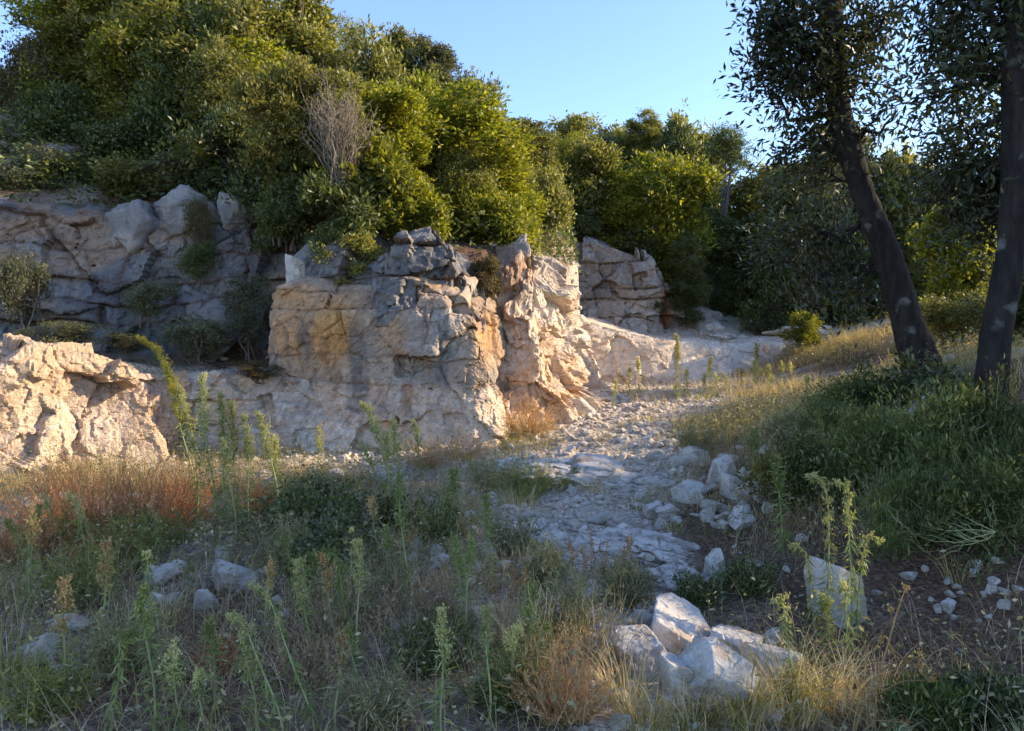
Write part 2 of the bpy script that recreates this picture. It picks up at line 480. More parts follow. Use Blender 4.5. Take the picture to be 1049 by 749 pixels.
def col_block(P, ss, D, ck, bid, seed):
    x, z = P[:, 0], P[:, 2]
    zn = z + fbm(P * 1.5, 3, seed) * .22
    c = np.tile(np.array([.62, .47, .35]), (len(P), 1))
    c = mixc(c, np.array([.68, .57, .46]), sstep(fbm(P * 1.7, 3, seed + 1), .05, .4) * .7)
    c = mixc(c, np.array([.36, .25, .18]), sstep(fbm(P * 2.6 + 11, 3, seed + 8), .12, .4) * .45)
    hi = sstep(zn, 1.0, 1.25)
    g = sstep(fbm(P * .8 + 4, 3, seed + 2) + (bid - .5) * 1.0 + (x + 2.2) * .12, -.3, .25)
    grey = np.array([.29, .245, .205]) * (.6 + .85 * bid[:, None])
    g = np.maximum(g, bump2(x, z, -1.25, 1.6, .5, .55) * .9)
    c = mixc(c, np.array([.42, .29, .195]), hi * .8)
    c = mixc(c, grey, hi * (0.15 + .75 * g))
    # ochre faces of freshly parted blocks
    o = bump2(x, z, -2.65, 1.95, .42, .48) * 1.35 + bump2(x, z, -3.4, 1.8, .3, .5) * .7 + bump2(x, z, -.4, 1.95, .25, .5) * .9 + bump2(x, z, -1.75, 1.9, .2, .35) * .55 + bump2(x, z, -3.3, 2.5, .35, .12) * .8
    o = o * sstep(fbm(P * 1.9, 3, seed + 5) + .42, -.2, .3)
    c = mixc(c, np.array([.52, .285, .11]), o)
    st = fbm(P * np.array([4, 4, .45]) + 2, 3, seed + 6)
    c = mixc(c, np.array([.13, .12, .115]), sstep(st, .06, .32) * sstep(zn, .7, 1.1) * (1 - sstep(zn, 1.9, 2.4)) * .7)
    c = mixc(c, np.array([.34, .18, .085]), sstep(-st, .12, .36) * sstep(zn, .6, 1.0) * (1 - sstep(zn, 1.5, 2.1)) * .75)
    c = mixc(c, BROWN, np.exp(-(ck / .022) ** 2) * .5)
    return c


def col_butt(P, ss, D, ck, bid, seed):
    c = np.tile(np.array([.58, .45, .335]), (len(P), 1))
    c = mixc(c, WHITE, sstep(fbm(P * 1.6, 3, seed), -.1, .35) * .7)
    c = mixc(c, ORANGE * 1.15, sstep(fbm(P * 1.1 + 3, 3, seed + 2), .05, .4) * .5)
    c = mixc(c, GREYR * 1.0, sstep(P[:, 2], 2.3, 2.9) * sstep(fbm(P + 5, 3, 5), -.4, .2) * .75)
    c = mixc(c, BROWN * 1.1, bump2(P[:, 0], P[:, 2], .0, 3.0, .35, .5) * .85)
    return c


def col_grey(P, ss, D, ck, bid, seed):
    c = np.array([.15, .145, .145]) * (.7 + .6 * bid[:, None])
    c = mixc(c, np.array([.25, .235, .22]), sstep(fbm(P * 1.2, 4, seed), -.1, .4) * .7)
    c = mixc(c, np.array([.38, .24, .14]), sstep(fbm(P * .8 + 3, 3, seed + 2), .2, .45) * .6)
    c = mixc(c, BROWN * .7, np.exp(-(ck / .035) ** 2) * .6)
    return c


def col_back(P, ss, D, ck, bid, seed):
    c = np.array([.31, .265, .22]) * (.75 + .6 * bid[:, None])
    c = mixc(c, np.array([.50, .41, .32]), sstep(fbm(P * .7, 4, seed), -.1, .4) * .8)
    c = mixc(c, GREYR * .8, sstep(P[:, 2], 3.2, 3.9) * .6)
    c = mixc(c, np.array([.22, .085, .035]), bump2(P[:, 0], P[:, 2], 4.55, 2.9, .22, .75) * 1.3)
    return c


def col_bench(P, ss, D, ck, bid, seed):
    c = np.tile(np.array([.60, .48, .36]), (len(P), 1))
    c = mixc(c, WHITE, sstep(fbm(P * .8, 4, seed), -.1, .35) * .6)
    c = mixc(c, np.array([.42, .31, .22]), sstep(fbm(P * np.array([1, 1, 2.]) + 4, 3, seed + 3), .1, .4) * .6)
    return c


CL = []
CL.append(strip('cliff', [(-12.5, 4.4, 0, 2.0, .1), (-9.5, 6.3, .05, 2.0, .15), (-7.3, 7.7, .1, 1.9, .15), (-6.15, 9.0, .12, 1.78, .2), (-5.4, 9.9, .15, 1.62, .2), (-4.85, 10.55, .15, 1.42, .15), (-4.75, 11.0, .15, 1.36, .1)],
                depth=1.9, amp=.10, chips=((.8, .42), (.33, .3), (.13, .24), (.06, .16)), rough_amp=.05, crack=.05, seed=3, colour=col_pale, topslope=.02, res=.022, widths=(.5, 1.4), lip=.2, warp=.5, layers=[(-1, .7, .12), (.7, 1.2, .25), (1.2, 3, .12)], stretch=.7))
CL.append(strip('cliff', [(-5.3, 11.0, .15, 1.34, .05), (-4.5, 11.15, .15, 1.36, .05), (-3.9, 11.2, .18, 1.33, .05), (-3.1, 11.05, .2, 1.3, .1), (-2.6, 11.2, .2, 1.2, .1)],
                depth=1.9, amp=.07, chips=((.7, .15), (.22, .12), (.07, .18)), rough_amp=.03, seed=12, colour=col_lower, topslope=.06, res=.026))
CL.append(strip('cliff', [(-3.72, 13.2, 1.2, 2.8, .05), (-3.78, 11.75, 1.0, 2.6, .05), (-3.6, 11.25, .4, 2.62, .06), (-3.25, 11.15, .2, 2.66, .1), (-3.0, 11.1, .2, 2.72, .12), (-2.6, 11.02, .2, 2.5, .15), (-2.0, 11.0, .22, 2.62, .2), (-1.5, 10.9, .24, 2.75, .22), (-1.2, 10.85, .25, 2.62, .25), (-.75, 10.75, .28, 2.5, .35), (-.5, 10.7, .28, 2.2, .35), (-.18, 10.75, .3, 1.9, .42), (-.12, 11.3, .4, 1.95, .25), (-.22, 12.3, .6, 2.5, .15), (-.05, 13.2, .8, 3.0, .1)],
                depth=1.5, amp=.065, crack=.04, seed=21, colour=col_block, res=.022, topslope=.3, widths=(.6, 1.9), warp=.16, chips=((1.0, .14), (.3, .1), (.11, .13), (.05, .2)), rough_amp=.03,
                layers=[(-.5, 1.12, .12), (1.12, 1.55, .7), (1.55, 2.28, .75), (2.28, 2.6, .9), (2.6, 3.2, 1.0), (3.2, 4, 1)]))
# the set-back top tier of the main block
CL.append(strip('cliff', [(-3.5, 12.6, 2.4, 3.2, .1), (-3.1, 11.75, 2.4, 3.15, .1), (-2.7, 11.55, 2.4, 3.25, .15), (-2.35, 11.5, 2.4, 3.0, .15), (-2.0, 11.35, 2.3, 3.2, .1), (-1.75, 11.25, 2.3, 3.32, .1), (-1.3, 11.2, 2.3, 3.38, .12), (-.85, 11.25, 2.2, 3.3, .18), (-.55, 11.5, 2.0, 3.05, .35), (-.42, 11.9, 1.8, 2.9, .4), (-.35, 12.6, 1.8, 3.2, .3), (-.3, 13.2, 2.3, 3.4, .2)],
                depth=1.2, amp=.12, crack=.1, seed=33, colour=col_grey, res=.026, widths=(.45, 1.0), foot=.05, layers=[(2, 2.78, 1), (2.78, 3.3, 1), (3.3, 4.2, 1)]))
CL.append(strip('cliff', [(-.75, 12.2, .3, 2.3, .05), (-.42, 12.45, .4, 2.5, .1), (-.2, 12.55, .5, 2.9, .2), (.0, 12.55, .6, 3.2, .25), (.22, 12.5, .66, 3.38, .35), (.45, 12.4, .66, 3.4, .55), (.75, 12.6, .68, 3.25, .75), (1.15, 13.2, .72, 3.05, .8), (1.5, 14.3, .75, 3.2, .7), (1.55, 15.5, .8, 3.4, .5), (1.5, 18, .85, 3.7, .4), (1.45, 20.5, .9, 3.8, .3)],
                depth=1.0, amp=.1, warp=.4, crack=.05, layers=[(-1, 1.3, .3), (1.3, 2.1, .5), (2.1, 2.8, .5), (2.8, 6, .4)], stretch=.8, seed=44, colour=col_butt, res=.024, topslope=.4, widths=(.3, .75), chips=((.9, .4), (.34, .32), (.14, .3), (.06, .25)), rough_amp=.045, foot=.35, lip=.2))
# upper tier on the left, in the shade
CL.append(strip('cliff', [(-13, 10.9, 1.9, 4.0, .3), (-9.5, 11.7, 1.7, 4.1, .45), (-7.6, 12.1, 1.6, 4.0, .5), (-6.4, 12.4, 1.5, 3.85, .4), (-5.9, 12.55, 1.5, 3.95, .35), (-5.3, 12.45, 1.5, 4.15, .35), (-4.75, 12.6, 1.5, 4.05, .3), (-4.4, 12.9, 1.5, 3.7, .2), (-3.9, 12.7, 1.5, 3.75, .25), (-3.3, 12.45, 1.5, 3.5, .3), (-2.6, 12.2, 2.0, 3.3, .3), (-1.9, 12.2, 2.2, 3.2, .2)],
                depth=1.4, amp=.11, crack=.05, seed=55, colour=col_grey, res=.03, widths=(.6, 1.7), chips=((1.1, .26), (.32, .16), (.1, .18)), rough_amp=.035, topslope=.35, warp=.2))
CL.append(strip('cliff', [(1.0, 22.2, 2.0, 4.9, .2), (1.7, 22.3, 2.1, 5.0, .2), (2.4, 22.3, 2.1, 4.95, .3), (3.2, 22.2, 2.1, 4.7, .3), (4.0, 22.2, 2.1, 4.4, .3), (4.45, 22.25, 2.1, 4.15, .2), (4.6, 22.6, 2.2, 3.9, .2), (4.8, 22.5, 2.2, 3.7, .3), (5.6, 22.7, 2.1, 3.2, .5), (6.6, 23.2, 2.1, 2.9, .5), (7.6, 23.9, 2.1, 2.7, .5)],
                depth=1.5, amp=.22, crack=.16, seed=66, colour=col_back, res=.04, widths=(.7, 1.9), chips=((.9, .22), (.3, .2)), rough_amp=.05, layers=[(0, 2.75, .8), (2.75, 3.3, 1), (3.3, 3.6, 1), (3.6, 4.4, 1), (4.4, 6, 1)]))
CL.append(strip('cliff', [(1.0, 19.2, .75, 2.6, .7), (1.7, 19.0, .75, 2.55, .8), (2.6, 18.8, .78, 2.3, .85), (3.6, 18.7, .8, 2.1, .8), (4.6, 18.8, .85, 2.0, .8), (5.6, 19.0, .95, 2.05, .8), (6.8, 19.7, 1.1, 1.95, .8), (8, 20.2, 1.5, 2.1, .6)],
                depth=3.0, amp=.05, crack=.02, layers=[(-1, 4, .3)], seed=77, colour=col_bench, res=.04, widths=(.8, 2.2), chips=((1.0, .10), (.35, .08)), rough_amp=.035, topslope=.06, lip=.3))
for c_, l_ in zip(CL, ['sunlit pale broken rock wall at the left edge of the quarry', 'low shaded tan wall with rust streaks below the ledge', 'main cliff block with ochre and grey faces in the middle', 'grey blocky tier set back on top of the main cliff', 'sunlit orange and white buttress right of the dark gully',
                       'blue grey shaded upper cliff on the left behind the ledge', 'grey back wall with a red earth gap', 'smooth pale low bench in front of the back wall']):
    c_[0]['label'] = l_
# ------------------------------------------------------------------ plant geometry
def unit(v):
    return v / (np.linalg.norm(v, axis=-1, keepdims=True) + 1e-9)


def leaf_quads(P, Dr, Nr, L, W, fold=.15):
    """diamond leaves: base P, direction Dr, facing Nr; two triangles-worth quad with a bent tip"""
    n = len(P)
    L = np.broadcast_to(L, n)[:, None]; W = np.broadcast_to(W, n)[:, None]
    Dr = unit(Dr); S = unit(np.cross(Dr, Nr)); N = np.cross(S, Dr)
    a = P; b = P + Dr * L * .45 + S * W * .5 - N * L * fold * .2; c = P + Dr * L - N * L * fold; d = P + Dr * L * .45 - S * W * .5 - N * L * fold * .2
    V = np.stack([a, b, c, d], 1).reshape(-1, 3)
    Q = np.arange(4 * n).reshape(n, 4)
    return V, Q


def merge(parts):
    Vs, Qs, o = [], [], 0
    for V, Q in parts:
        Vs.append(V); Qs.append(Q + o); o += len(V)
    return np.concatenate(Vs), np.concatenate(Qs)


def tube(path, r0, r1, k=6, r=None):
    """tapered tube along a polyline"""
    path = np.asarray(path, float); n = len(path)
    T = unit(np.gradient(path, axis=0))
    ref = np.where(np.abs(T[:, 2:3]) > .9, np.array([[1., 0, 0]]), np.array([[0, 0, 1.]]))
    A = unit(np.cross(T, ref))
    for i in range(1, n):            # keep the frame from spinning
        a = A[i - 1] - T[i] * np.dot(A[i - 1], T[i]); A[i] = a / (np.linalg.norm(a) + 1e-9)
    B = np.cross(T, A)
    rad = np.linspace(r0, r1, n) if r is None else np.asarray(r)
    th = np.linspace(0, 2 * math.pi, k, endpoint=False)
    V = path[:, None] + rad[:, None, None] * (A[:, None] * np.cos(th)[None, :, None] + B[:, None] * np.sin(th)[None, :, None])
    V = V.reshape(-1, 3)
    q = []
    for i in range(n - 1):
        for j in range(k):
            q.append((i * k + j, i * k + (j + 1) % k, (i + 1) * k + (j + 1) % k, (i + 1) * k + j))
    return V, np.array(q)


def wiggle(a, b, n, amp, rng):
    t = np.linspace(0, 1, n)[:, None]
    p = np.asarray(a)[None] * (1 - t) + np.asarray(b)[None] * t
    w = np.cumsum(rng.normal(0, 1, (n, 3)), 0) * amp / math.sqrt(n)
    w -= w[0]
    return p + w * np.minimum(1, t * 3)


def blades(P, H, W, lean, rng, seg=4, droop=.5, direction=None):
    """grass blades: base P (n,3), height H, width W, lean outwards, bowing over"""
    n = len(P)
    az = rng.uniform(0, 2 * math.pi, n) if direction is None else direction
    ld = np.stack([np.cos(az), np.sin(az), np.zeros(n)], 1)
    sd = np.stack([-np.sin(az), np.cos(az), np.zeros(n)], 1)
    H = np.broadcast_to(H, n)[:, None]; lean = np.broadcast_to(lean, n)[:, None]; dr = np.broadcast_to(droop, n)[:, None]; W = np.broadcast_to(W, n)[:, None]
    rows = []
    for k in range(seg + 1):
        t = k / seg
        c = P + ld * H * (lean * t + dr * t * t * .8) + np.array([0, 0, 1.]) * H * (t - dr * t ** 3 * .55)
        wd = W * (1 - t) ** .7 * .5 + W * .06
        rows.append(np.stack([c - sd * wd, c + sd * wd], 1))
    V = np.stack(rows, 1).reshape(n, -1, 3)          # n, 2*(seg+1)
    q = []
    for k in range(seg):
        q.append([2 * k, 2 * k + 1, 2 * k + 3, 2 * k + 2])
    q = np.array(q)
    Q = (np.arange(n)[:, None, None] * (2 * (seg + 1)) + q[None]).reshape(-1, 4)
    return V.reshape(-1, 3), Q


def sphere_dirs(n, rng):
    v = rng.normal(0, 1, (n, 3))
    return unit(v)


def crown_mesh(rng, rx, rz, nlobe, nclump, per, L, W, lobe=.42, droop=0.0, inner=.25, upbias=.25, spread=.11, ragged=1.0):
    """leaf clumps on the outside of many uneven lobes of all sizes, with shoots standing out of them;
    centre at the origin. returns vertices, faces, the lobe centres (for the branches) and their radii"""
    cen = sphere_dirs(nlobe, rng) * (rng.uniform(.1, 1.0, (nlobe, 1)) ** .55)
    # an uneven body: some sides reach out, others fall back
    k0 = sphere_dirs(5, rng); a0 = rng.uniform(-.32, .38, 5) * ragged
    un_ = unit(cen)
    fac = 1 + (a0[None] * np.clip(un_ @ k0.T, 0, 1) ** 2).sum(1)
    cen = cen * fac[:, None]
    cen[:, 2] = cen[:, 2] * .95 - .10
    cen = cen * np.array([rx, rx * rng.uniform(.8, 1.1), rz]) * .8
    lr = rng.uniform(.35, 1.25, nlobe) * lobe * (rx + rz) / 2
    w = lr ** 1.7; k = rng.choice(nlobe, nclump, p=w / w.sum())
    d = sphere_dirs(nclump, rng)
    d[:, 2] = np.where(d[:, 2] < -.6, -d[:, 2], d[:, 2])
    rad = np.where(rng.random(nclump) < inner, rng.uniform(.3, .9, nclump), rng.uniform(.78, 1.22, nclump))
    C = cen[k] + d * (lr[k] * rad)[:, None] * np.array([1, 1, 1.05])
    out = rng.random(nclump) < .14 * ragged
    C[out] += (d[out] * np.array([.7, .7, .5]) * rng.uniform(.05, .3, (out.sum(), 1)) + np.array([0, 0, 1]) * rng.uniform(0, .28, (out.sum(), 1))) * (rx * .6)
    n = nclump * per
    # a clump is a short shoot with a rosette of leaves
    Pc = np.repeat(C, per, 0) + rng.normal(0, spread, (n, 3)) * np.array([1, 1, .8])
    Dc = np.repeat(d, per, 0) * .7 + rng.normal(0, .75, (n, 3)) + np.array([0, 0, upbias - droop])
    Nc = rng.normal(0, .5, (n, 3)) + np.array([0, 0, .8]) + np.repeat(d, per, 0) * .6
    s = rng.uniform(.7, 1.3, n)
    V, Q = leaf_quads(Pc, Dc, Nc, L * s, W * s)
    return V, Q, cen, lr


def branch_mesh(rng, base, cen, r, nstem=3, k=5, amp=.12):
    parts = []
    hub = []
    for i in range(nstem):
        tip = np.array([rng.normal(0, .2), rng.normal(0, .2), 0]) + np.mean(cen, 0) * .4
        b = np.asarray(base) + np.array([rng.normal(0, .1), rng.normal(0, .1), 0])
        p = wiggle(b, tip, 9, amp, rng)
        parts.append(tube(p, r, r * .55, k)); hub.append(p)
    for c in cen:
        h = hub[rng.integers(nstem)]
        s = h[rng.integers(4, 9)]
        parts.append(tube(wiggle(s, c, 6, amp, rng), r * .45, r * .12, 4))
    return merge(parts)


# ------------------------------------------------------------------ plant materials
MAT['leaf_olive'] = leaf_mat('olive_green_leaves', (.095, .105, .028), (.235, .23, .062), (.34, .31, .11), .40, .45, .4)
MAT['leaf_bright'] = leaf_mat('yellow_green_leaves', (.105, .128, .016), (.255, .265, .030), (.36, .32, .05), .48, .45, .4)
MAT['leaf_dark'] = leaf_mat('dark_green_leaves', (.048, .068, .022), (.115, .14, .044), (.20, .21, .07), .34, .42, .4)
MAT['leaf_gold'] = leaf_mat('golden_olive_leaves', (.12, .115, .03), (.26, .235, .065), (.35, .30, .10), .42, .5, .3)
MAT['leaf_grey'] = leaf_mat('grey_green_leaves', (.075, .085, .05), (.16, .165, .095), (.22, .21, .13), .32, .55, .3)
MAT['leaf_brown'] = leaf_mat('brownish_leaves', (.065, .055, .028), (.14, .115, .055), (.2, .15, .08), .3, .55, .3)
MAT['leaf_oak'] = leaf_mat('dark_oak_leaves', (.025, .034, .018), (.062, .078, .034), (.09, .10, .05), .26, .4, .4)
MAT['twig'] = bark_mat('grey_twigs', (.10, .08, .06), (.25, .21, .17), 2)
MAT['deadtwig'] = bark_mat('bleached_dead_twigs', (.18, .145, .11), (.34, .285, .22), 2)
MAT['bark'] = bark_mat('shade_dark_bark', (.014, .012, .011), (.045, .038, .033), 1, (.13, .13, .115))  # bark colour darkened to stand for the shade on the trunks

# ------------------------------------------------------------------ hillside shrubs
PROTO = {}
_r = np.random.default_rng(5)
for v in range(4):
    # broad shrub, dense
    PROTO['round', v] = crown_mesh(_r, 1.0, .9, 60, 2100, 10, .066 + .012 * v, .036 + .004 * v, .21 + .02 * v, spread=.052 + .008 * v, ragged=1.5)
    # upright, made of vertical shoots
    PROTO['tall', v] = crown_mesh(_r, .72, 1.45, 64, 2300, 10, .064 + .012 * v, .034 + .004 * v, .19 + .02 * v, upbias=.6, spread=.052 + .008 * v, ragged=1.6)
    # small shrubs: fewer, larger leaves for their size
    PROTO['small', v] = crown_mesh(_r, 1.0, .95, 34, 900, 9, .115 + .015 * v, .058, .26, spread=.085, ragged=2.2)
    # loose with holes
    PROTO['loose', v] = crown_mesh(_r, 1.0, 1.0, 44, 1300, 8, .070, .034, .21, inner=.12, spread=.065, ragged=2.0)
PM = {}
for key, (V, Q, cen, lr) in PROTO.items():
    o = mesh_np('foliage', V, Q, MAT['leaf_olive'], smooth=False)
    rz = {'round': .9, 'tall': 1.45, 'loose': 1.0, 'small': .95}[key[0]]
    BV, BQ = branch_mesh(_r, (0, 0, -rz * 1.35), cen, .035, 4)
    b = mesh_np('branches', BV, BQ, MAT['twig'])
    PM[key] = (o.data, b.data, rz)
    bpy.data.objects.remove(o); bpy.data.objects.remove(b)

THICKET = 'evergreen shrubs and small trees on the hillside'


def part_obj(name, data, parent, mat=None):
    o = bpy.data.objects.new(name, data); COL.objects.link(o); o.parent = parent
    if mat is not None:
        o.material_slots[0].link = 'OBJECT'; o.material_slots[0].material = mat
    return o


SHRUBS = []


def shrub(px, py, wpx, hpx, d, kind, mat, label, cat='shrub', name=None, group=THICKET, ground_h=None):
    """centre pixel, width and height in pixels, distance -> a shrub or small tree standing on the ground there"""
    x, y, z = un(px, py, d)
    rx, rzz = wpx / 2 / F * d, hpx / 2 / F * d
    v = int(RNG.integers(4))
    if rx < .95 and kind == 'round': kind = 'small'
    if rzz / rx > 1.5: kind = 'tall'
    if rzz / rx > 2.6: rx = rzz / 2.6
    leaf, br, rz = PM[kind, v]
    base = {'round': 1.0, 'tall': .72, 'loose': 1.0, 'small': 1.0}[kind]
    sx, sz = rx / base / 1.08, rzz / rz / 1.1
    g = gz1(x, y)
    r = empty(name or ('small_tree' if cat == 'tree' else 'shrub'), (x, y, z - rz * sz * 1.3))
    r.scale = (sx, sx, sz); r.rotation_euler = (0, 0, RNG.uniform(0, 6.28))
    f = part_obj('foliage' if cat != 'tree' else 'crown', leaf, r, MAT[mat]); f.location = (0, 0, rz * 1.3)
    b = part_obj('branches' if cat != 'tree' else 'trunk', br, r); b.location = (0, 0, rz * 1.3)
    gap = z - rzz * .8 - g
    k = 0
    while gap > .35 and d > 13.7 and k < 3 and cat != 'tree':       # lower boughs reach down to the ground
        k += 1
        f = part_obj('foliage', PM[kind, (v + k) % 4][0], r, MAT[mat]); f.location = (0, 0, rz * (1.3 - 1.15 * k)); f.rotation_euler = (0, 0, 2.1 * k)
        gap -= rz * 1.15 * sz
    tag(r, label, cat, group)
    SHRUBS.append(label)
    return r


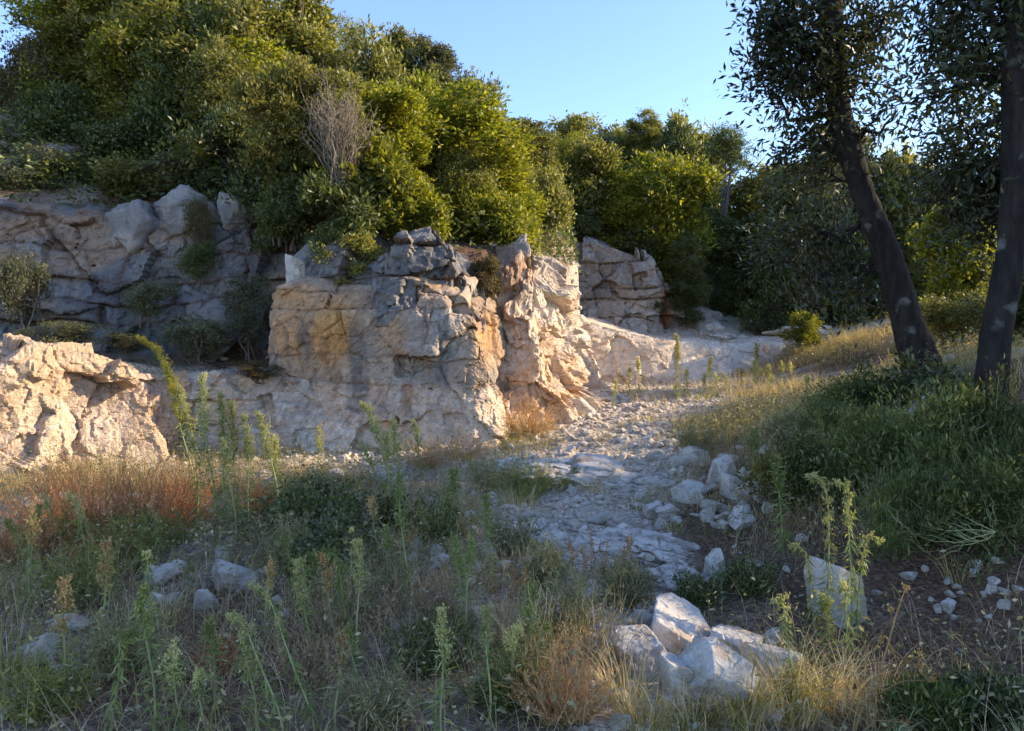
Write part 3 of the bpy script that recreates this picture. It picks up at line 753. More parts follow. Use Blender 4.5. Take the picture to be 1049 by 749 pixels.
H_ = [
    # px, py, w, h, d, kind, leaf, label
    (5, 165, 90, 70, 15.2, 'round', 'leaf_dark', 'dark low shrub above the boulders at the far left edge'),
    (95, 185, 90, 50, 14.6, 'loose', 'leaf_dark', 'low dark scrub right of the blue grey boulder'),
    (50, 190, 90, 60, 14.4, 'round', 'leaf_dark', 'dark shrub on the rim below the blue grey boulder'),
    (140, 190, 80, 55, 14.0, 'round', 'leaf_olive', 'olive shrub on the rim behind the pale top block'),
    (-10, 205, 90, 60, 13.6, 'round', 'leaf_grey', 'grey shrub on the rim cut by the left edge'),
    (-60, 180, 110, 90, 14.5, 'round', 'leaf_dark', 'shrub just cut by the left edge above the upper cliff'),
    (18, 92, 95, 125, 17, 'loose', 'leaf_brown', 'thin brownish shrub with bare twigs at the top left corner'),
    (-50, 110, 120, 150, 19, 'tall', 'leaf_dark', 'dark shrub cut by the left edge, behind the thin brownish one'),
    (103, 45, 80, 190, 18, 'tall', 'leaf_gold', 'tall narrow shrub with sunlit golden green foliage at the upper left'),
    (68, 128, 95, 90, 16, 'round', 'leaf_dark', 'low bright green tipped shrub under the tall golden one'),
    (345, 128, 90, 130, 13.2, 'tall', 'leaf_olive', 'olive shrub right behind the large dead grey bush'),
    (400, 125, 80, 100, 14.2, 'tall', 'leaf_bright', 'upright bright shrub to the right of the dead grey bush'),
    (183, 40, 110, 230, 18.5, 'tall', 'leaf_olive', 'tall olive brown tree between the golden shrub and the big dark tree'),
    (240, 60, 90, 200, 21, 'tall', 'leaf_olive', 'tall tree half hidden behind two others near the top left'),
    (302, 48, 125, 200, 18, 'tall', 'leaf_olive', 'big dark tree reaching the top of the frame, lit on its right side'),
    (120, 152, 110, 90, 15.2, 'round', 'leaf_dark', 'dark shaded shrub above the left boulders'),
    (190, 140, 120, 110, 16, 'round', 'leaf_dark', 'wide dark shaded shrub below the olive brown tree'),
    (238, 160, 95, 100, 14.6, 'round', 'leaf_dark', 'dark shrub growing down to the blocks at the cliff notch'),
    (170, 185, 110, 60, 14.2, 'loose', 'leaf_grey', 'low grey shrub on the rim of the shaded upper cliff'),
    (40, 195, 130, 70, 14.6, 'loose', 'leaf_grey', 'thin grey scrub on the rim at the far left'),
    (290, 118, 66, 150, 13.0, 'tall', 'leaf_gold', 'slender golden shrub standing in front of the big dark tree'),
    (300, 200, 90, 95, 12.95, 'round', 'leaf_dark', 'deep green shrub at the foot of the dead grey bush'),
    (352, 218, 100, 90, 12.6, 'round', 'leaf_dark', 'dark shrub overhanging the top of the ochre block'),
    (392, 185, 110, 112, 12.9, 'round', 'leaf_bright', 'rounded bright yellow green shrub over the main cliff'),
    (432, 215, 80, 70, 12.8, 'round', 'leaf_bright', 'small bright shrub at the brink left of the gully'),
    (383, 95, 80, 110, 18, 'round', 'leaf_olive', 'olive tree behind the dead grey bush'),
    (352, 60, 55, 70, 20, 'loose', 'leaf_olive', 'small tree beside the big dark one, on the skyline'),
    (445, 72, 62, 95, 22, 'tall', 'leaf_grey', 'grey green tree making the highest point of the middle skyline'),
    (410, 62, 55, 60, 22, 'round', 'leaf_olive', 'low round tree on the skyline left of the grey green peak'),
    (430, 130, 78, 100, 17, 'round', 'leaf_bright', 'bright shrub below the grey green skyline tree'),
    (488, 118, 68, 90, 21, 'round', 'leaf_grey', 'round grey olive tree on the falling skyline'),
    (470, 165, 70, 80, 16, 'round', 'leaf_olive', 'olive shrub between two bright ones in the middle of the slope'),
    (510, 172, 80, 90, 17.5, 'tall', 'leaf_bright', 'upright bright shrub in the middle of the slope'),
    (478, 212, 80, 75, 14.4, 'round', 'leaf_bright', 'bright leafy shrub over the dark gully'),
    (522, 232, 82, 78, 14.2, 'round', 'leaf_bright', 'yellow green cushion shrub overhanging the buttress'),
    (545, 150, 62, 80, 22, 'tall', 'leaf_olive', 'olive tree on the skyline where it drops to the right'),
    (560, 205, 62, 90, 18.5, 'round', 'leaf_olive', 'olive shrub to the right of the cushion shrub'),
    (578, 170, 50, 70, 24, 'loose', 'leaf_bright', 'small bright tree on the skyline dip'),
    (600, 190, 70, 110, 24, 'round', 'leaf_olive', 'dark olive tree left of the big sunlit one'),
    (592, 232, 70, 50, 23.4, 'round', 'leaf_dark', 'dark low shrub along the top of the grey back wall'),
    (622, 158, 45, 60, 28, 'loose', 'leaf_grey', 'thin grey tree with bare tips on the far skyline'),
    (662, 138, 48, 60, 28, 'tall', 'leaf_olive', 'round topped tree on the far skyline above the sunlit one'),
    (690, 152, 50, 55, 27, 'round', 'leaf_dark', 'dark tree top right of the round topped skyline tree'),
    (640, 205, 72, 120, 23.8, 'round', 'leaf_bright', 'sunlit yellow green tree above the back wall'),
    (682, 205, 78, 135, 23.6, 'tall', 'leaf_bright', 'large sunlit tree above the red earth gap'),
    (702, 262, 40, 70, 22.6, 'tall', 'leaf_dark', 'dark shrub hanging over the red earth gap'),
    (650, 252, 70, 40, 23.2, 'round', 'leaf_dark', 'low shrub in the shade under the sunlit tree'),
    (735, 245, 55, 90, 25, 'round', 'leaf_dark', 'dark bush below the thin trunked tree'),
    (768, 258, 62, 84, 25, 'round', 'leaf_dark', 'dark rounded bush between the back wall and the path'),
    (792, 212, 42, 70, 27, 'tall', 'leaf_bright', 'small sunlit bush peeking out right of the thin trunked tree'),
    (722, 290, 50, 45, 24.5, 'loose', 'leaf_grey', 'grey scrub on the rocks right of the red gap'),
    (795, 288, 70, 44, 25, 'round', 'leaf_dark', 'low dark shrub on the slope at the head of the path'),
    (826, 331, 34, 30, 19.5, 'round', 'leaf_bright', 'little sunlit green bush beside the pale rocks'),
    (850, 225, 105, 150, 17, 'round', 'leaf_grey', 'big grey olive bush behind the leaning trunk'),
    (815, 232, 60, 130, 19, 'tall', 'leaf_dark', 'dark upright bush left of the big grey olive one'),
    (880, 285, 90, 110, 14.5, 'round', 'leaf_dark', 'dark bush in the shade just left of the leaning trunk'),
    (842, 275, 80, 80, 16, 'round', 'leaf_olive', 'olive bush over the sunlit grass at the path'),
    (925, 220, 90, 120, 18, 'round', 'leaf_grey', 'grey bush seen between the two trunks'),
    (985, 255, 101, 105, 16, 'round', 'leaf_bright', 'sunlit yellow green bush between the two trunks'),
    (975, 325, 110, 80, 12.5, 'loose', 'leaf_olive', 'shaded loose bush below the sunlit one between the trunks'),
    (1050, 320, 70, 120, 12, 'round', 'leaf_dark', 'dark bush behind the right hand trunk at the edge'),
    (1060, 230, 90, 120, 17, 'round', 'leaf_olive', 'olive bush behind the right hand trunk, higher up'),
    (590, 165, 80, 110, 29, 'tall', 'leaf_olive', 'tall olive tree at the back left of the far tree line'),
    (632, 168, 80, 120, 29.5, 'tall', 'leaf_olive', 'broad olive tree at the back in the far tree line'),
    (705, 178, 80, 120, 29, 'round', 'leaf_olive', 'round olive tree at the back, left of the thin trunked tree'),
    (770, 215, 80, 110, 29, 'tall', 'leaf_olive', 'tree at the back, right of the thin trunked tree'),
    (725, 225, 70, 100, 28, 'round', 'leaf_dark', 'dark tree behind the thin trunked tree'),
    (812, 205, 90, 130, 25, 'tall', 'leaf_olive', 'tall tree at the back over the head of the path'),
    (868, 195, 90, 150, 24, 'tall', 'leaf_grey', 'tall grey tree directly behind the leaning trunk'),
    (935, 225, 110, 150, 23, 'round', 'leaf_olive', 'broad tree at the back between the two trunks'),
    (1010, 235, 120, 150, 22, 'tall', 'leaf_grey', 'tall tree at the back behind the right hand trunk'),
    (800, 260, 80, 110, 23, 'round', 'leaf_dark', 'dark shaded tree over the head of the path'),
    (858, 285, 90, 90, 19, 'round', 'leaf_dark', 'dark low tree behind the leaning trunk'),
    (925, 310, 90, 90, 18, 'round', 'leaf_olive', 'low tree behind the sunlit straw, right of the leaning trunk'),
    (1000, 315, 100, 90, 17, 'round', 'leaf_dark', 'dark low tree behind the right hand trunk'),
    (286, 218, 60, 56, 12.6, 'round', 'leaf_dark', 'dark green shrub spilling over the cliff notch'),
    (370, 262, 70, 50, 11.85, 'round', 'leaf_olive', 'shrub spilling over the edge of the ochre block'),
    (930, 300, 60, 90, 16, 'loose', 'leaf_olive', 'loose olive bush right behind the leaning trunk'),
]
for a in H_:
    a = list(a)
    if a[0] > 795 and 14 < a[4] < 21.5 and a[1] < 330 and a[2] != 101: a[4] = 21.5 + (a[4] - 14) * .45
    shrub(*a)
# more of the same thicket, filling the slope between those
fill = []
for k in range(130):
    pxx = RNG.uniform(-120, 640); dd = RNG.uniform(15, 27)
    x = (pxx - 524.5) / F * dd
    g = gz1(x, dd)
    hh = RNG.uniform(1.9, 3.2); pyc = HOR - (g + hh * .55 - EYE) / dd * F
    if pxx > 330 and pyc < 80 + (pxx - 330) * .45: pyc += 45
    if pxx < 75 and pyc - hh * F / dd * .6 < 55: continue
    rim = np.interp(pxx, [-150, 230, 330, 480, 545, 560, 700], [185, 190, 225, 240, 235, 225, 245])
    if pyc + hh * F / dd * .5 > rim or (pxx > 500 and dd < 22): continue
    fill.append((pxx, pyc, hh * F / dd * 1.0, hh * F / dd, dd, ['round', 'tall', 'loose'][k % 3], ['leaf_olive', 'leaf_dark', 'leaf_olive', 'leaf_bright'][k % 4], 'evergreen shrub in the dense thicket filling the hillside behind the cliff rim'))
for a in fill:
    shrub(*a, group='filling shrubs of the hillside thicket')

# thin trunked tree on the skyline
t_ = shrub(745, 155, 72, 62, 25, 'loose', 'leaf_dark', 'small tree with a thin bare forked trunk against the sky', 'tree', group=None)


def own_trunk(px0, py0, px1, py1, d, r0):
    a = np.array(un(px0, py0, d)); b = np.array(un(px1, py1, d))
    q = [tube(wiggle(a, b, 10, .12, _r), r0, r0 * .5, 6)]
    for k in range(6):
        s = a + (b - a) * _r.uniform(.45, .95)
        q.append(tube(wiggle(s, b + np.array([_r.normal(0, .6), _r.normal(0, .4), _r.uniform(.1, .9)]), 7, .08, _r), r0 * .4, r0 * .12, 5))
    return merge(q)


for ch in list(t_.children):
    if ch.name.startswith('trunk'):
        V, Q = own_trunk(738, 285, 742, 170, 25, .09)
        V = V - np.array(t_.location)
        V = V / np.array(t_.scale)
        rot = Matrix.Rotation(-t_.rotation_euler.z, 3, 'Z')
        V = V @ np.array(rot.transposed())
        bpy.data.objects.remove(ch)
        mesh_np('trunk', V, Q, MAT['twig'], t_)


# dead grey bush over the cliff
def dead_bush(px, py, d, w, h, label, n=46, mat='deadtwig'):
    x, y, z = un(px, py, d)
    parts = []
    for k in range(n):
        az = _r.uniform(0, 6.28); sp = _r.uniform(.1, 1) * w / 2; hh = h * _r.uniform(.55, 1)
        tip = np.array([math.cos(az) * sp, math.sin(az) * sp, hh])
        p = wiggle((_r.normal(0, .06), _r.normal(0, .06), 0), tip, 9, .09 * h, _r)
        parts.append(tube(p, .011, .004, 4))
        for j in range(10):
            s = p[_r.integers(4, 9)]
            parts.append(tube(wiggle(s, s + np.array([_r.normal(0, .14), _r.normal(0, .14), _r.uniform(.08, .32)]) * h * .6, 5, .03, _r), .0055, .0025, 3))
    V, Q = merge(parts)
    o = mesh_np('dead_bush', V, Q, MAT[mat]); o.location = (x, y, z)
    return tag(o, label, 'bush')


dead_bush(348, 192, 12.3, .95, 1.5, 'dead bush of bare pale grey twigs among green shrubs above the cliff', 85)
dead_bush(330, 150, 13.8, .9, 1.2, 'smaller dead twiggy bush behind the large pale grey one')
# ------------------------------------------------------------------ the near trees on the right
BV_, BQ_ = [], []
off = 0
for V, Q in [(GV, GQ)] + [(c[1], c[2]) for c in CL]:
    BV_.append(V); BQ_.append(Q + off); off += len(V)
LANDBVH = BVHTree.FromPolygons(np.concatenate(BV_).tolist(), np.concatenate(BQ_).tolist())

# places that the afternoon sun reaches in the photograph: (x, y, z, radius)
LIT = [(-6.6, 8.6, 1.0, 1.6), (-5.6, 9.7, .9, 1.3), (-5.0, 10.4, .8, 1.0), (-4.6, 8.0, .4, .9), (-3.9, 6.6, .55, .95), (-3.1, 6.7, .7, .85), (-2.45, 6.6, .9, .75), (-4.4, 5.8, .4, .6), (.25, 4.9, .35, .25), (2.9, 12, 1, 1.3), (3.5, 9.8, .9, .8), (-2.1, 6.7, .7, .4), (-1.45, 8.7, .9, .5), (-3.3, 5.4, .3, .35), (.5, 5.2, .35, .3), (-1.5, 9.2, .6, .5),
       (-.6, 10.7, 1.2, .55), (.3, 12.6, 2.2, 1.3), (1.1, 13.3, 1.6, 1.3), (.4, 11.8, .8, 1.0), (1.4, 15, 2.4, 1.2),
       (1.8, 15, .8, 1.1), (3.6, 15.5, .95, 1.6), (5, 14.5, 1.2, 1.6), (2.0, 17.5, .9, 1.5), (4.5, 18, 1.4, 1.6), (6.5, 17.5, 1.7, 1.6), (3.2, 19.5, 1.8, 1.2), (6, 20.5, 2, 1.5), (1.3, 12.0, .6, .8),
       (1.6, 3.6, .3, .5), (2.2, 3.7, .3, .4), (4.6, 15, 2.6, 1.5), (8.9, 15, 3.6, 1.4), (1.0, 3.6, .3, .4), (1.75, 4.2, .5, .35)]
LITC = np.array([l[:3] for l in LIT]); LITR = np.array([l[3] for l in LIT])


def sun_mask(P, keep=.06):
    """which leaf clumps stay: those whose shadow falls where the photograph is in shade"""
    out = np.ones(len(P), bool)
    dr = Vector(-SUN)
    for i, p in enumerate(P):
        h = LANDBVH.ray_cast(Vector(p) + dr * .3, dr, 60)
        far = h[3] if h[0] is not None else 60
        t = np.clip(((LITC - p) * -SUN).sum(1), 0, far)
        d2 = ((LITC - p + t[:, None] * SUN) ** 2).sum(1)
        if (d2 < LITR ** 2).any():
            ax, ay, az_ = p
            px_, py_ = 524.5 + ax / max(ay, .1) * F, HOR - (az_ - EYE) / max(ay, .1) * F
            seen = ay > .5 and 740 < px_ < 1060 and -20 < py_ < 330
            out[i] = _r.random() < (.85 if seen else keep)
    return out


def clumps_to_leaves(C, d, per, L, W, rng, droop=.3, spread=.13):
    n = len(C) * per
    P = np.repeat(C, per, 0) + rng.normal(0, spread, (n, 3))
    D = np.repeat(d, per, 0) + rng.normal(0, .6, (n, 3)) + np.array([0, 0, -droop])
    N = rng.normal(0, .6, (n, 3)) + np.array([0, 0, .7])
    s = rng.uniform(.65, 1.25, n)
    return leaf_quads(P, D, N, L * s, W * s, .12)


def near_tree(name, trunk, radii, blobs, label, per=8, L=.085, W=.032, mat='leaf_oak', extra=(), mask=True, base=None, dens=1.0):
    """trunk: list of points; blobs: (x, y, z, r, clumps) foliage masses, each fed by a limb"""
    T = np.array(trunk, float)
    # smooth the trunk line
    t = np.linspace(0, len(T) - 1, 160)
    path = np.stack([np.interp(t, np.arange(len(T)), T[:, k]) for k in range(3)], 1)
    for _ in range(40):
        path[1:-1] = (path[:-2] + path[1:-1] * 2 + path[2:]) / 4
    rr = np.interp(t, np.arange(len(T)), radii)
    parts = []
    V, Q = tube(path, 0, 0, 40, rr)
    nn = fbm(V * np.array([5, 5, 1.6]), 4, 5) - .8 * np.abs(fbm(V * np.array([16, 16, 3]), 3, 15))
    ctr = np.repeat(path, 40, 0)
    V = V + unit(V - ctr) * (nn * .022 + fbm(V * 2, 2, 8) * .02)[:, None]
    parts.append((V, Q))
    limb, leaves_c, leaves_d = [], [], []
    for (x, y, z, r, n) in blobs:
        c = np.array([x, y, z])
        k = np.argmin(np.linalg.norm(path - (c - np.array([0, 0, r * .6])), axis=1))
        lp = wiggle(path[k], c, 10, .18, _r)
        limb.append(tube(lp, min(rr[k] * .3, .028), .008, 7))
        nb = max(3, int(n / 22))
        cc = c + sphere_dirs(nb, _r) * r * _r.uniform(.35, 1, (nb, 1)) * np.array([1, 1, .85])
        for q in cc:
            s = lp[_r.integers(4, 10)]
            tp = wiggle(s, q, 8, .12, _r)
            limb.append(tube(tp, .011, .0035, 4))
            m = int(max(4, n * dens / nb))
            tt = _r.uniform(.35, 1.05, m)
            base_ = tp[0] + 0
            i0 = np.clip((tt * 7).astype(int), 0, 6); fr = (tt * 7 - i0)[:, None]
            pc = tp[i0] * (1 - fr) + tp[np.minimum(i0 + 1, 7)] * fr + _r.normal(0, .10, (m, 3))
            leaves_c.append(pc); leaves_d.append(np.repeat(unit((q - s)[None]), m, 0))
    C = np.concatenate(leaves_c); d = np.concatenate(leaves_d)
    if name == 'shade_tree':
        k = fbm(C * 1.3 + 7, 2, 71) > -.25; C, d = C[k], d[k]
    if mask:
        k = sun_mask(C); C, d = C[k], d[k]
    base = np.array(base if base is not None else T[0])
    r = empty(name, base)
    TV, TQ = merge(parts)
    mesh_np('trunk', TV - base, TQ, MAT['bark'], r)
    if limb:
        LV, LQ = merge(limb); mesh_np('limbs', LV - base, LQ, MAT['bark'], r)
    V, Q = clumps_to_leaves(C, d, per, L, W, _r)
    mesh_np('crown', V - base, Q, MAT[mat], r, smooth=False)
    tag(r, label, 'tree')
    return r


def U(px, py, d, dy=0):
    a = un(px, py, d); return (a[0], a[1] + dy, a[2])


D1 = 8.0
tr1 = [U(950, 400, D1), U(940, 360, D1), U(926, 315, D1), U(905, 255, D1), U(885, 200, D1), U(866, 150, D1 - .05), U(855, 100, D1 - .1), U(850, 40, D1 - .1), U(848, -40, D1 - .1), U(850, -140, D1), U(856, -260, D1)]
ra1 = np.array([25, 20, 15.5, 14.5, 13, 12.5, 12, 12, 11.5, 10, 7]) * .9 / F * D1
def blob(px, py, d, rpx, n): 
    a = un(px, py, d); return (a[0], a[1], a[2], rpx / F * d, n)
bl1 = [blob(828, 195, 8.5, 36, 70), blob(806, 232, 8.7, 36, 75), blob(850, 245, 8.6, 40, 90), blob(872, 285, 8.5, 32, 60), blob(825, 280, 8.9, 34, 55), blob(835, 30, 7.8, 62, 250), blob(775, 40, 8.1, 30, 70), blob(780, 90, 8.2, 28, 60), blob(800, 60, 7.9, 45, 120), blob(870, 60, 7.7, 50, 120), blob(845, 110, 7.8, 45, 90), blob(790, 5, 8, 40, 90), blob(800, 120, 8.2, 38, 40), blob(885, 130, 8.1, 30, 40), blob(905, 125, 7.9, 30, 22), blob(815, 150, 8.1, 38, 45), blob(880, 20, 8, 50, 110),
       blob(850, -70, 8, 110, 420), blob(760, -110, 8.4, 90, 260), blob(940, -120, 8.4, 100, 300), blob(860, -220, 8, 130, 500), blob(830, 160, 8.4, 40, 40), blob(895, 95, 8.0, 22, 22)]
near_tree('leaning_tree', tr1, ra1, bl1, 'leaning dark tree with a curved trunk and lichen spots, nearer the path', L=.10, W=.032)
D2 = 6.0
tr2 = [U(1012, 440, D2), U(1015, 420, D2), U(1017, 370, D2), U(1028, 300, D2), U(1038, 220, D2), U(1042, 140, D2), U(1040, 60, D2), U(1042, -20, D2), U(1046, -120, D2), U(1050, -240, D2)]
ra2 = np.array([23, 19, 15.5, 14.5, 16, 17.5, 17.5, 16, 13, 8]) * .9 / F * D2
bl2 = [blob(1000, 60, 6.2, 48, 170), blob(965, 45, 6.4, 36, 70), blob(1000, 150, 6.4, 46, 190), blob(985, 110, 6.5, 30, 50), blob(978, 185, 6.8, 44, 190), blob(955, 165, 6.9, 34, 70), blob(1000, 235, 6.7, 30, 70), blob(965, 75, 6.6, 34, 90), blob(1010, 200, 6.5, 36, 80), blob(935, 105, 6.9, 24, 24), blob(955, 15, 6.4, 40, 80), blob(1010, 10, 6.2, 45, 130),
       blob(1060, 60, 6.2, 60, 150), blob(1080, 180, 6.3, 60, 150), blob(1040, -80, 6, 110, 420), blob(1140, -40, 6.5, 130, 420), blob(1050, -200, 6, 130, 400), blob(960, -80, 6.5, 70, 160), blob(1120, 120, 6.8, 90, 300)]
near_tree('near_tree', tr2, ra2, bl2, 'straight dark trunk at the right edge with hanging leaves', L=.085, W=.028)
# trees further right, outside the frame, that shade the foreground
def side_tree(x, y, h, r, n, label):
    g = gz1(x, y)
    T = [(x, y, g - .2), (x + .1, y, g + h * .3), (x - .1, y + .1, g + h * .6), (x, y, g + h)]
    bl = []
    for k in range(9):
        a = k * 2.4; rr = r * math.sqrt((k + .5) / 9)
        bl.append((x + math.cos(a) * rr * .8, y + math.sin(a) * rr * .8, g + h * (.22 + .7 * ((k * 5) % 9) / 9), r * .5, n))
    return near_tree('shade_tree', T, np.array([.2, .17, .13, .05]), bl, label, per=9, L=.15, W=.07)
side_tree(14.5, 4.6, 7.5, 2.8, 300, 'tree standing on the slope well outside the frame to the right')
side_tree(15.0, 8.2, 7.5, 2.8, 300, 'tree outside the frame to the right, beyond the first')
side_tree(17.5, 6.2, 8.5, 3.0, 300, 'tall tree outside the frame far to the right')
side_tree(17.0, 10.4, 8.0, 2.6, 240, 'tree outside the frame to the right beyond the leaning trunk')
side_tree(15.5, 1.4, 8.0, 2.8, 280, 'tree outside the frame to the right, level with the camera')
side_tree(18.5, 3.4, 9.0, 2.9, 280, 'tallest tree outside the frame to the right')
# ------------------------------------------------------------------ stones
def rock_mesh(rng, sub=4, nplanes=16, flat=(1, 1, 1), rough_=.05, soft=26):
    """a broken block: a ball cut by random planes, edges a little worn, then pitted"""
    import bmesh
    bm = bmesh.new(); bmesh.ops.create_icosphere(bm, subdivisions=sub, radius=1)
    V = np.array([v.co[:] for v in bm.verts]); Q = np.array([[v.index for v in f.verts] for f in bm.faces]); bm.free()
    n = unit(V)
    pn = sphere_dirs(nplanes, rng); pd = rng.uniform(.55, .95, nplanes)
    c = n @ pn.T
    rad = np.where(c > .05, pd[None] / np.maximum(c, .05), 9)
    rad = -np.log(np.exp(-rad * soft).sum(1) + 1e-300) / soft
    rad = np.clip(rad, .3, 1.2)
    V = n * rad[:, None]
    o = rng.uniform(0, 50, 3)
    f1 = facet(V + o, .5, 9); f2 = facet(V + o + fbm(V * 4, 2, 1)[:, None] * .05, .2, 19)
    V = V + n * (fbm(V * 2.2 + o, 4, 3) * rough_ * 1.2 + f1[0] * rough_ * 3.4 + f2[0] * rough_ * 3.0 + fbm(V * 9 + o, 3, 5, .6) * rough_ * .5)[:, None]
    return V * np.array(flat), Q


_q = np.random.default_rng(23)
ROCKP = []
for v in range(8):
    V, Q = rock_mesh(_q, 5, 10 + v, (1, _q.uniform(.6, .85), _q.uniform(.5, .75)))
    c = np.tile(np.array([.58, .52, .45]), (len(V), 1)) * _q.uniform(.85, 1.1)
    c = mixc(c, np.array([.33, .25, .175]), sstep(fbm(V * 1.5 + v * 7, 3, 4), -.1, .3) * .7)
    o = mesh_np('boulder', V, Q, MAT['boulder'], col=c, smooth=True)
    ROCKP.append(o.data); bpy.data.objects.remove(o)
# dark grey copies, the upper cliff's shade put into their colour; flat cracked outcrops
DARKP = []
for v in range(4):
    V, Q = rock_mesh(_q, 5, 10 + v, (1, .8, .75))
    c = mixc(np.tile(np.array([.22, .205, .19]), (len(V), 1)), np.array([.36, .32, .285]), sstep(fbm(V * 1.8 + v * 5, 4, 8), -.2, .35))
    o = mesh_np('boulder', V, Q, MAT['boulder'], col=c); DARKP.append(o.data); bpy.data.objects.remove(o)
ANGP = []
for v in range(6):
    import bmesh
    bm = bmesh.new(); bmesh.ops.create_icosphere(bm, subdivisions=6, radius=1)
    V = np.array([q_.co[:] for q_ in bm.verts]); Q = np.array([[q_.index for q_ in f.verts] for f in bm.faces]); bm.free()
    ax = np.concatenate([np.eye(3), -np.eye(3), sphere_dirs(4, _q)]); ax = unit(ax + _q.normal(0, .22, ax.shape))
    pd = np.concatenate([_q.uniform(.55, .8, 6), _q.uniform(.72, .95, 4)])
    c = V @ ax.T; rad = np.where(c > .05, pd / np.maximum(c, .05), 9)
    rad = np.clip(-np.log(np.exp(-rad * 45).sum(1) + 1e-300) / 45, .3, 1.15)
    n_ = V; V = V * rad[:, None]
    V = V + n_ * (facet(V + v * 9, .45, 5)[0] * .10 + facet(V + v * 9, .15, 6)[0] * .10 + fbm(V * 5 + v, 4, 7, .6) * .014)[:, None]
    c = mixc(np.tile(np.array([.62, .57, .51]), (len(V), 1)), np.array([.36, .28, .20]), sstep(fbm(V * 1.7 + v * 7, 4, 4), .0, .35) * .65)
    o = mesh_np('boulder', V, Q, MAT['boulder'], col=c, smooth=False); ANGP.append(o.data); bpy.data.objects.remove(o)
OUTP = []
for v in range(4):
    V, Q = rock_mesh(_q, 6, 26, (1, .8, .5), .02, 9)
    q = V * 1.0 + v * 13; n_ = unit(V)
    q2 = q + fbm(q * 3, 3, 2)[:, None] * .12
    h1, e1, c1 = facet(q2, .55, 31); h2, e2, c2 = facet(q2, .2, 37); h3, e3, c3 = facet(q2, .08, 41)
    V = V + n_ * (h1 * .3 + h2 * .25 + h3 * .4 - np.exp(-(e1 / .05) ** 2) * .05 - np.exp(-(e2 / .07) ** 2) * .02 + fbm(q * 1.5, 4, 6) * .14)[:, None]
    c = mixc(np.tile(np.array([.64, .57, .49]), (len(V), 1)), np.array([.36, .29, .22]), sstep(fbm(q * 2, 4, 4), .0, .35) * .7)
    c = mixc(c, np.array([.25, .18, .13]), np.exp(-(e1 / .05) ** 2) * .6)
    o = mesh_np('rock_outcrop', V, Q, MAT['boulder'], col=c); OUTP.append(o.data); bpy.data.objects.remove(o)
PLACED = []


def boulder(px, py, wpx, hpx, label, v=0, rot=None, tilt=(0, 0), d=None, name='boulder', group=None, depth_ratio=.9, sink=.25, bank=None):
    bank = bank or ROCKP
    """px, py = centre of the stone in the photo"""
    if d is None:
        x, d, z = hit(px, py + hpx * .40)
    x, y, z = un(px, py, d)
    w, h = wpx / F * d, hpx / F * d
    o = bpy.data.objects.new(name, bank[v % len(bank)]); COL.objects.link(o)
    if name == 'rock_outcrop': z = gz1(x, y) + h * .02; h *= 1.25
    o.location = (x, y + w * depth_ratio * .3, z)
    o.scale = (w / 1.75, w * depth_ratio / 1.3, h / 1.15)
    o.rotation_euler = (tilt[0], tilt[1], _q.uniform(-.4, .4) if rot is None else rot)
    tag(o, label, 'rock', group)
    PLACED.append((x, y, max(w, .1) * .55))
    return o


boulder(664, 680, 66, 36, 'white block at the left of the heap by the bottom edge', 0, .3, (0, -.35), bank=ANGP)
boulder(704, 660, 76, 34, 'pale block leaning at the back of the bottom heap', 1, -.2, (.2, .3), bank=ANGP)
boulder(728, 704, 84, 40, 'long white slab tilted up in the front of the bottom heap', 2, -.3, (.35, -.5), depth_ratio=.6, bank=ANGP)
boulder(758, 672, 50, 26, 'angular white stone on top of the slab in the bottom heap', 3, .8, bank=ANGP)
boulder(792, 688, 50, 36, 'pale stone at the right end of the bottom heap', 4, .5, (.1, .5), bank=ANGP)
boulder(641, 668, 24, 24, 'small white stone left of the bottom heap', 5, bank=ANGP)
boulder(660, 642, 26, 20, 'small grey stone behind the bottom heap', 6)
boulder(700, 705, 40, 40, 'grey stone wedged low under the tilted slab', 7, bank=ANGP)
boulder(868, 615, 52, 56, 'grey boulder behind the nodding weeds at the right', 1, .4, bank=ANGP)
boulder(232, 596, 50, 36, 'grey rounded boulder among the herbs at the left', 3, .1)
boulder(205, 620, 28, 18, 'bluish small stone in front of the rounded boulder', 6)
boulder(165, 592, 36, 22, 'flat white stone beside the rounded boulder', 5)
boulder(30, 672, 44, 36, 'pale stone at the left edge low down', 2)
boulder(62, 640, 36, 22, 'flat stone among grass at the lower left', 7)
boulder(675, 558, 120, 46, 'broad white outcrop in the middle of the track', 0, .2, (0, .1), sink=.4, bank=OUTP, name='rock_outcrop')
boulder(700, 590, 70, 42, 'cracked white rock below the broad outcrop', 4, -.3, bank=OUTP, name='rock_outcrop')
boulder(545, 540, 90, 44, 'flat white outcrop under the herbs left of the track', 2, .1, bank=OUTP, name='rock_outcrop')
boulder(612, 556, 80, 30, 'white rock between the two outcrops', 6, .3, bank=OUTP, name='rock_outcrop')
boulder(590, 480, 165, 36, 'long pale rock shelf across the track', 3, .1, (0, .03), bank=OUTP, name='rock_outcrop')
boulder(655, 490, 70, 22, 'low rock at the right end of the long shelf', 5, bank=OUTP, name='rock_outcrop')
boulder(528, 472, 50, 26, 'white rock at the left end of the long shelf', 1, bank=OUTP, name='rock_outcrop')
boulder(743, 482, 24, 16, 'square pale block at the top of the rubble pile', 2, .2, bank=ANGP)
boulder(716, 470, 26, 14, 'pale block next to the square one in the rubble pile', 0, .5, bank=ANGP)
boulder(695, 478, 22, 14, 'rounded tan stone left of the rubble pile', 6)
boulder(708, 508, 32, 18, 'big rounded stone in the middle of the rubble pile', 5, .3, bank=ANGP)
boulder(755, 500, 26, 20, 'upright small stone in the rubble pile', 7, bank=ANGP)
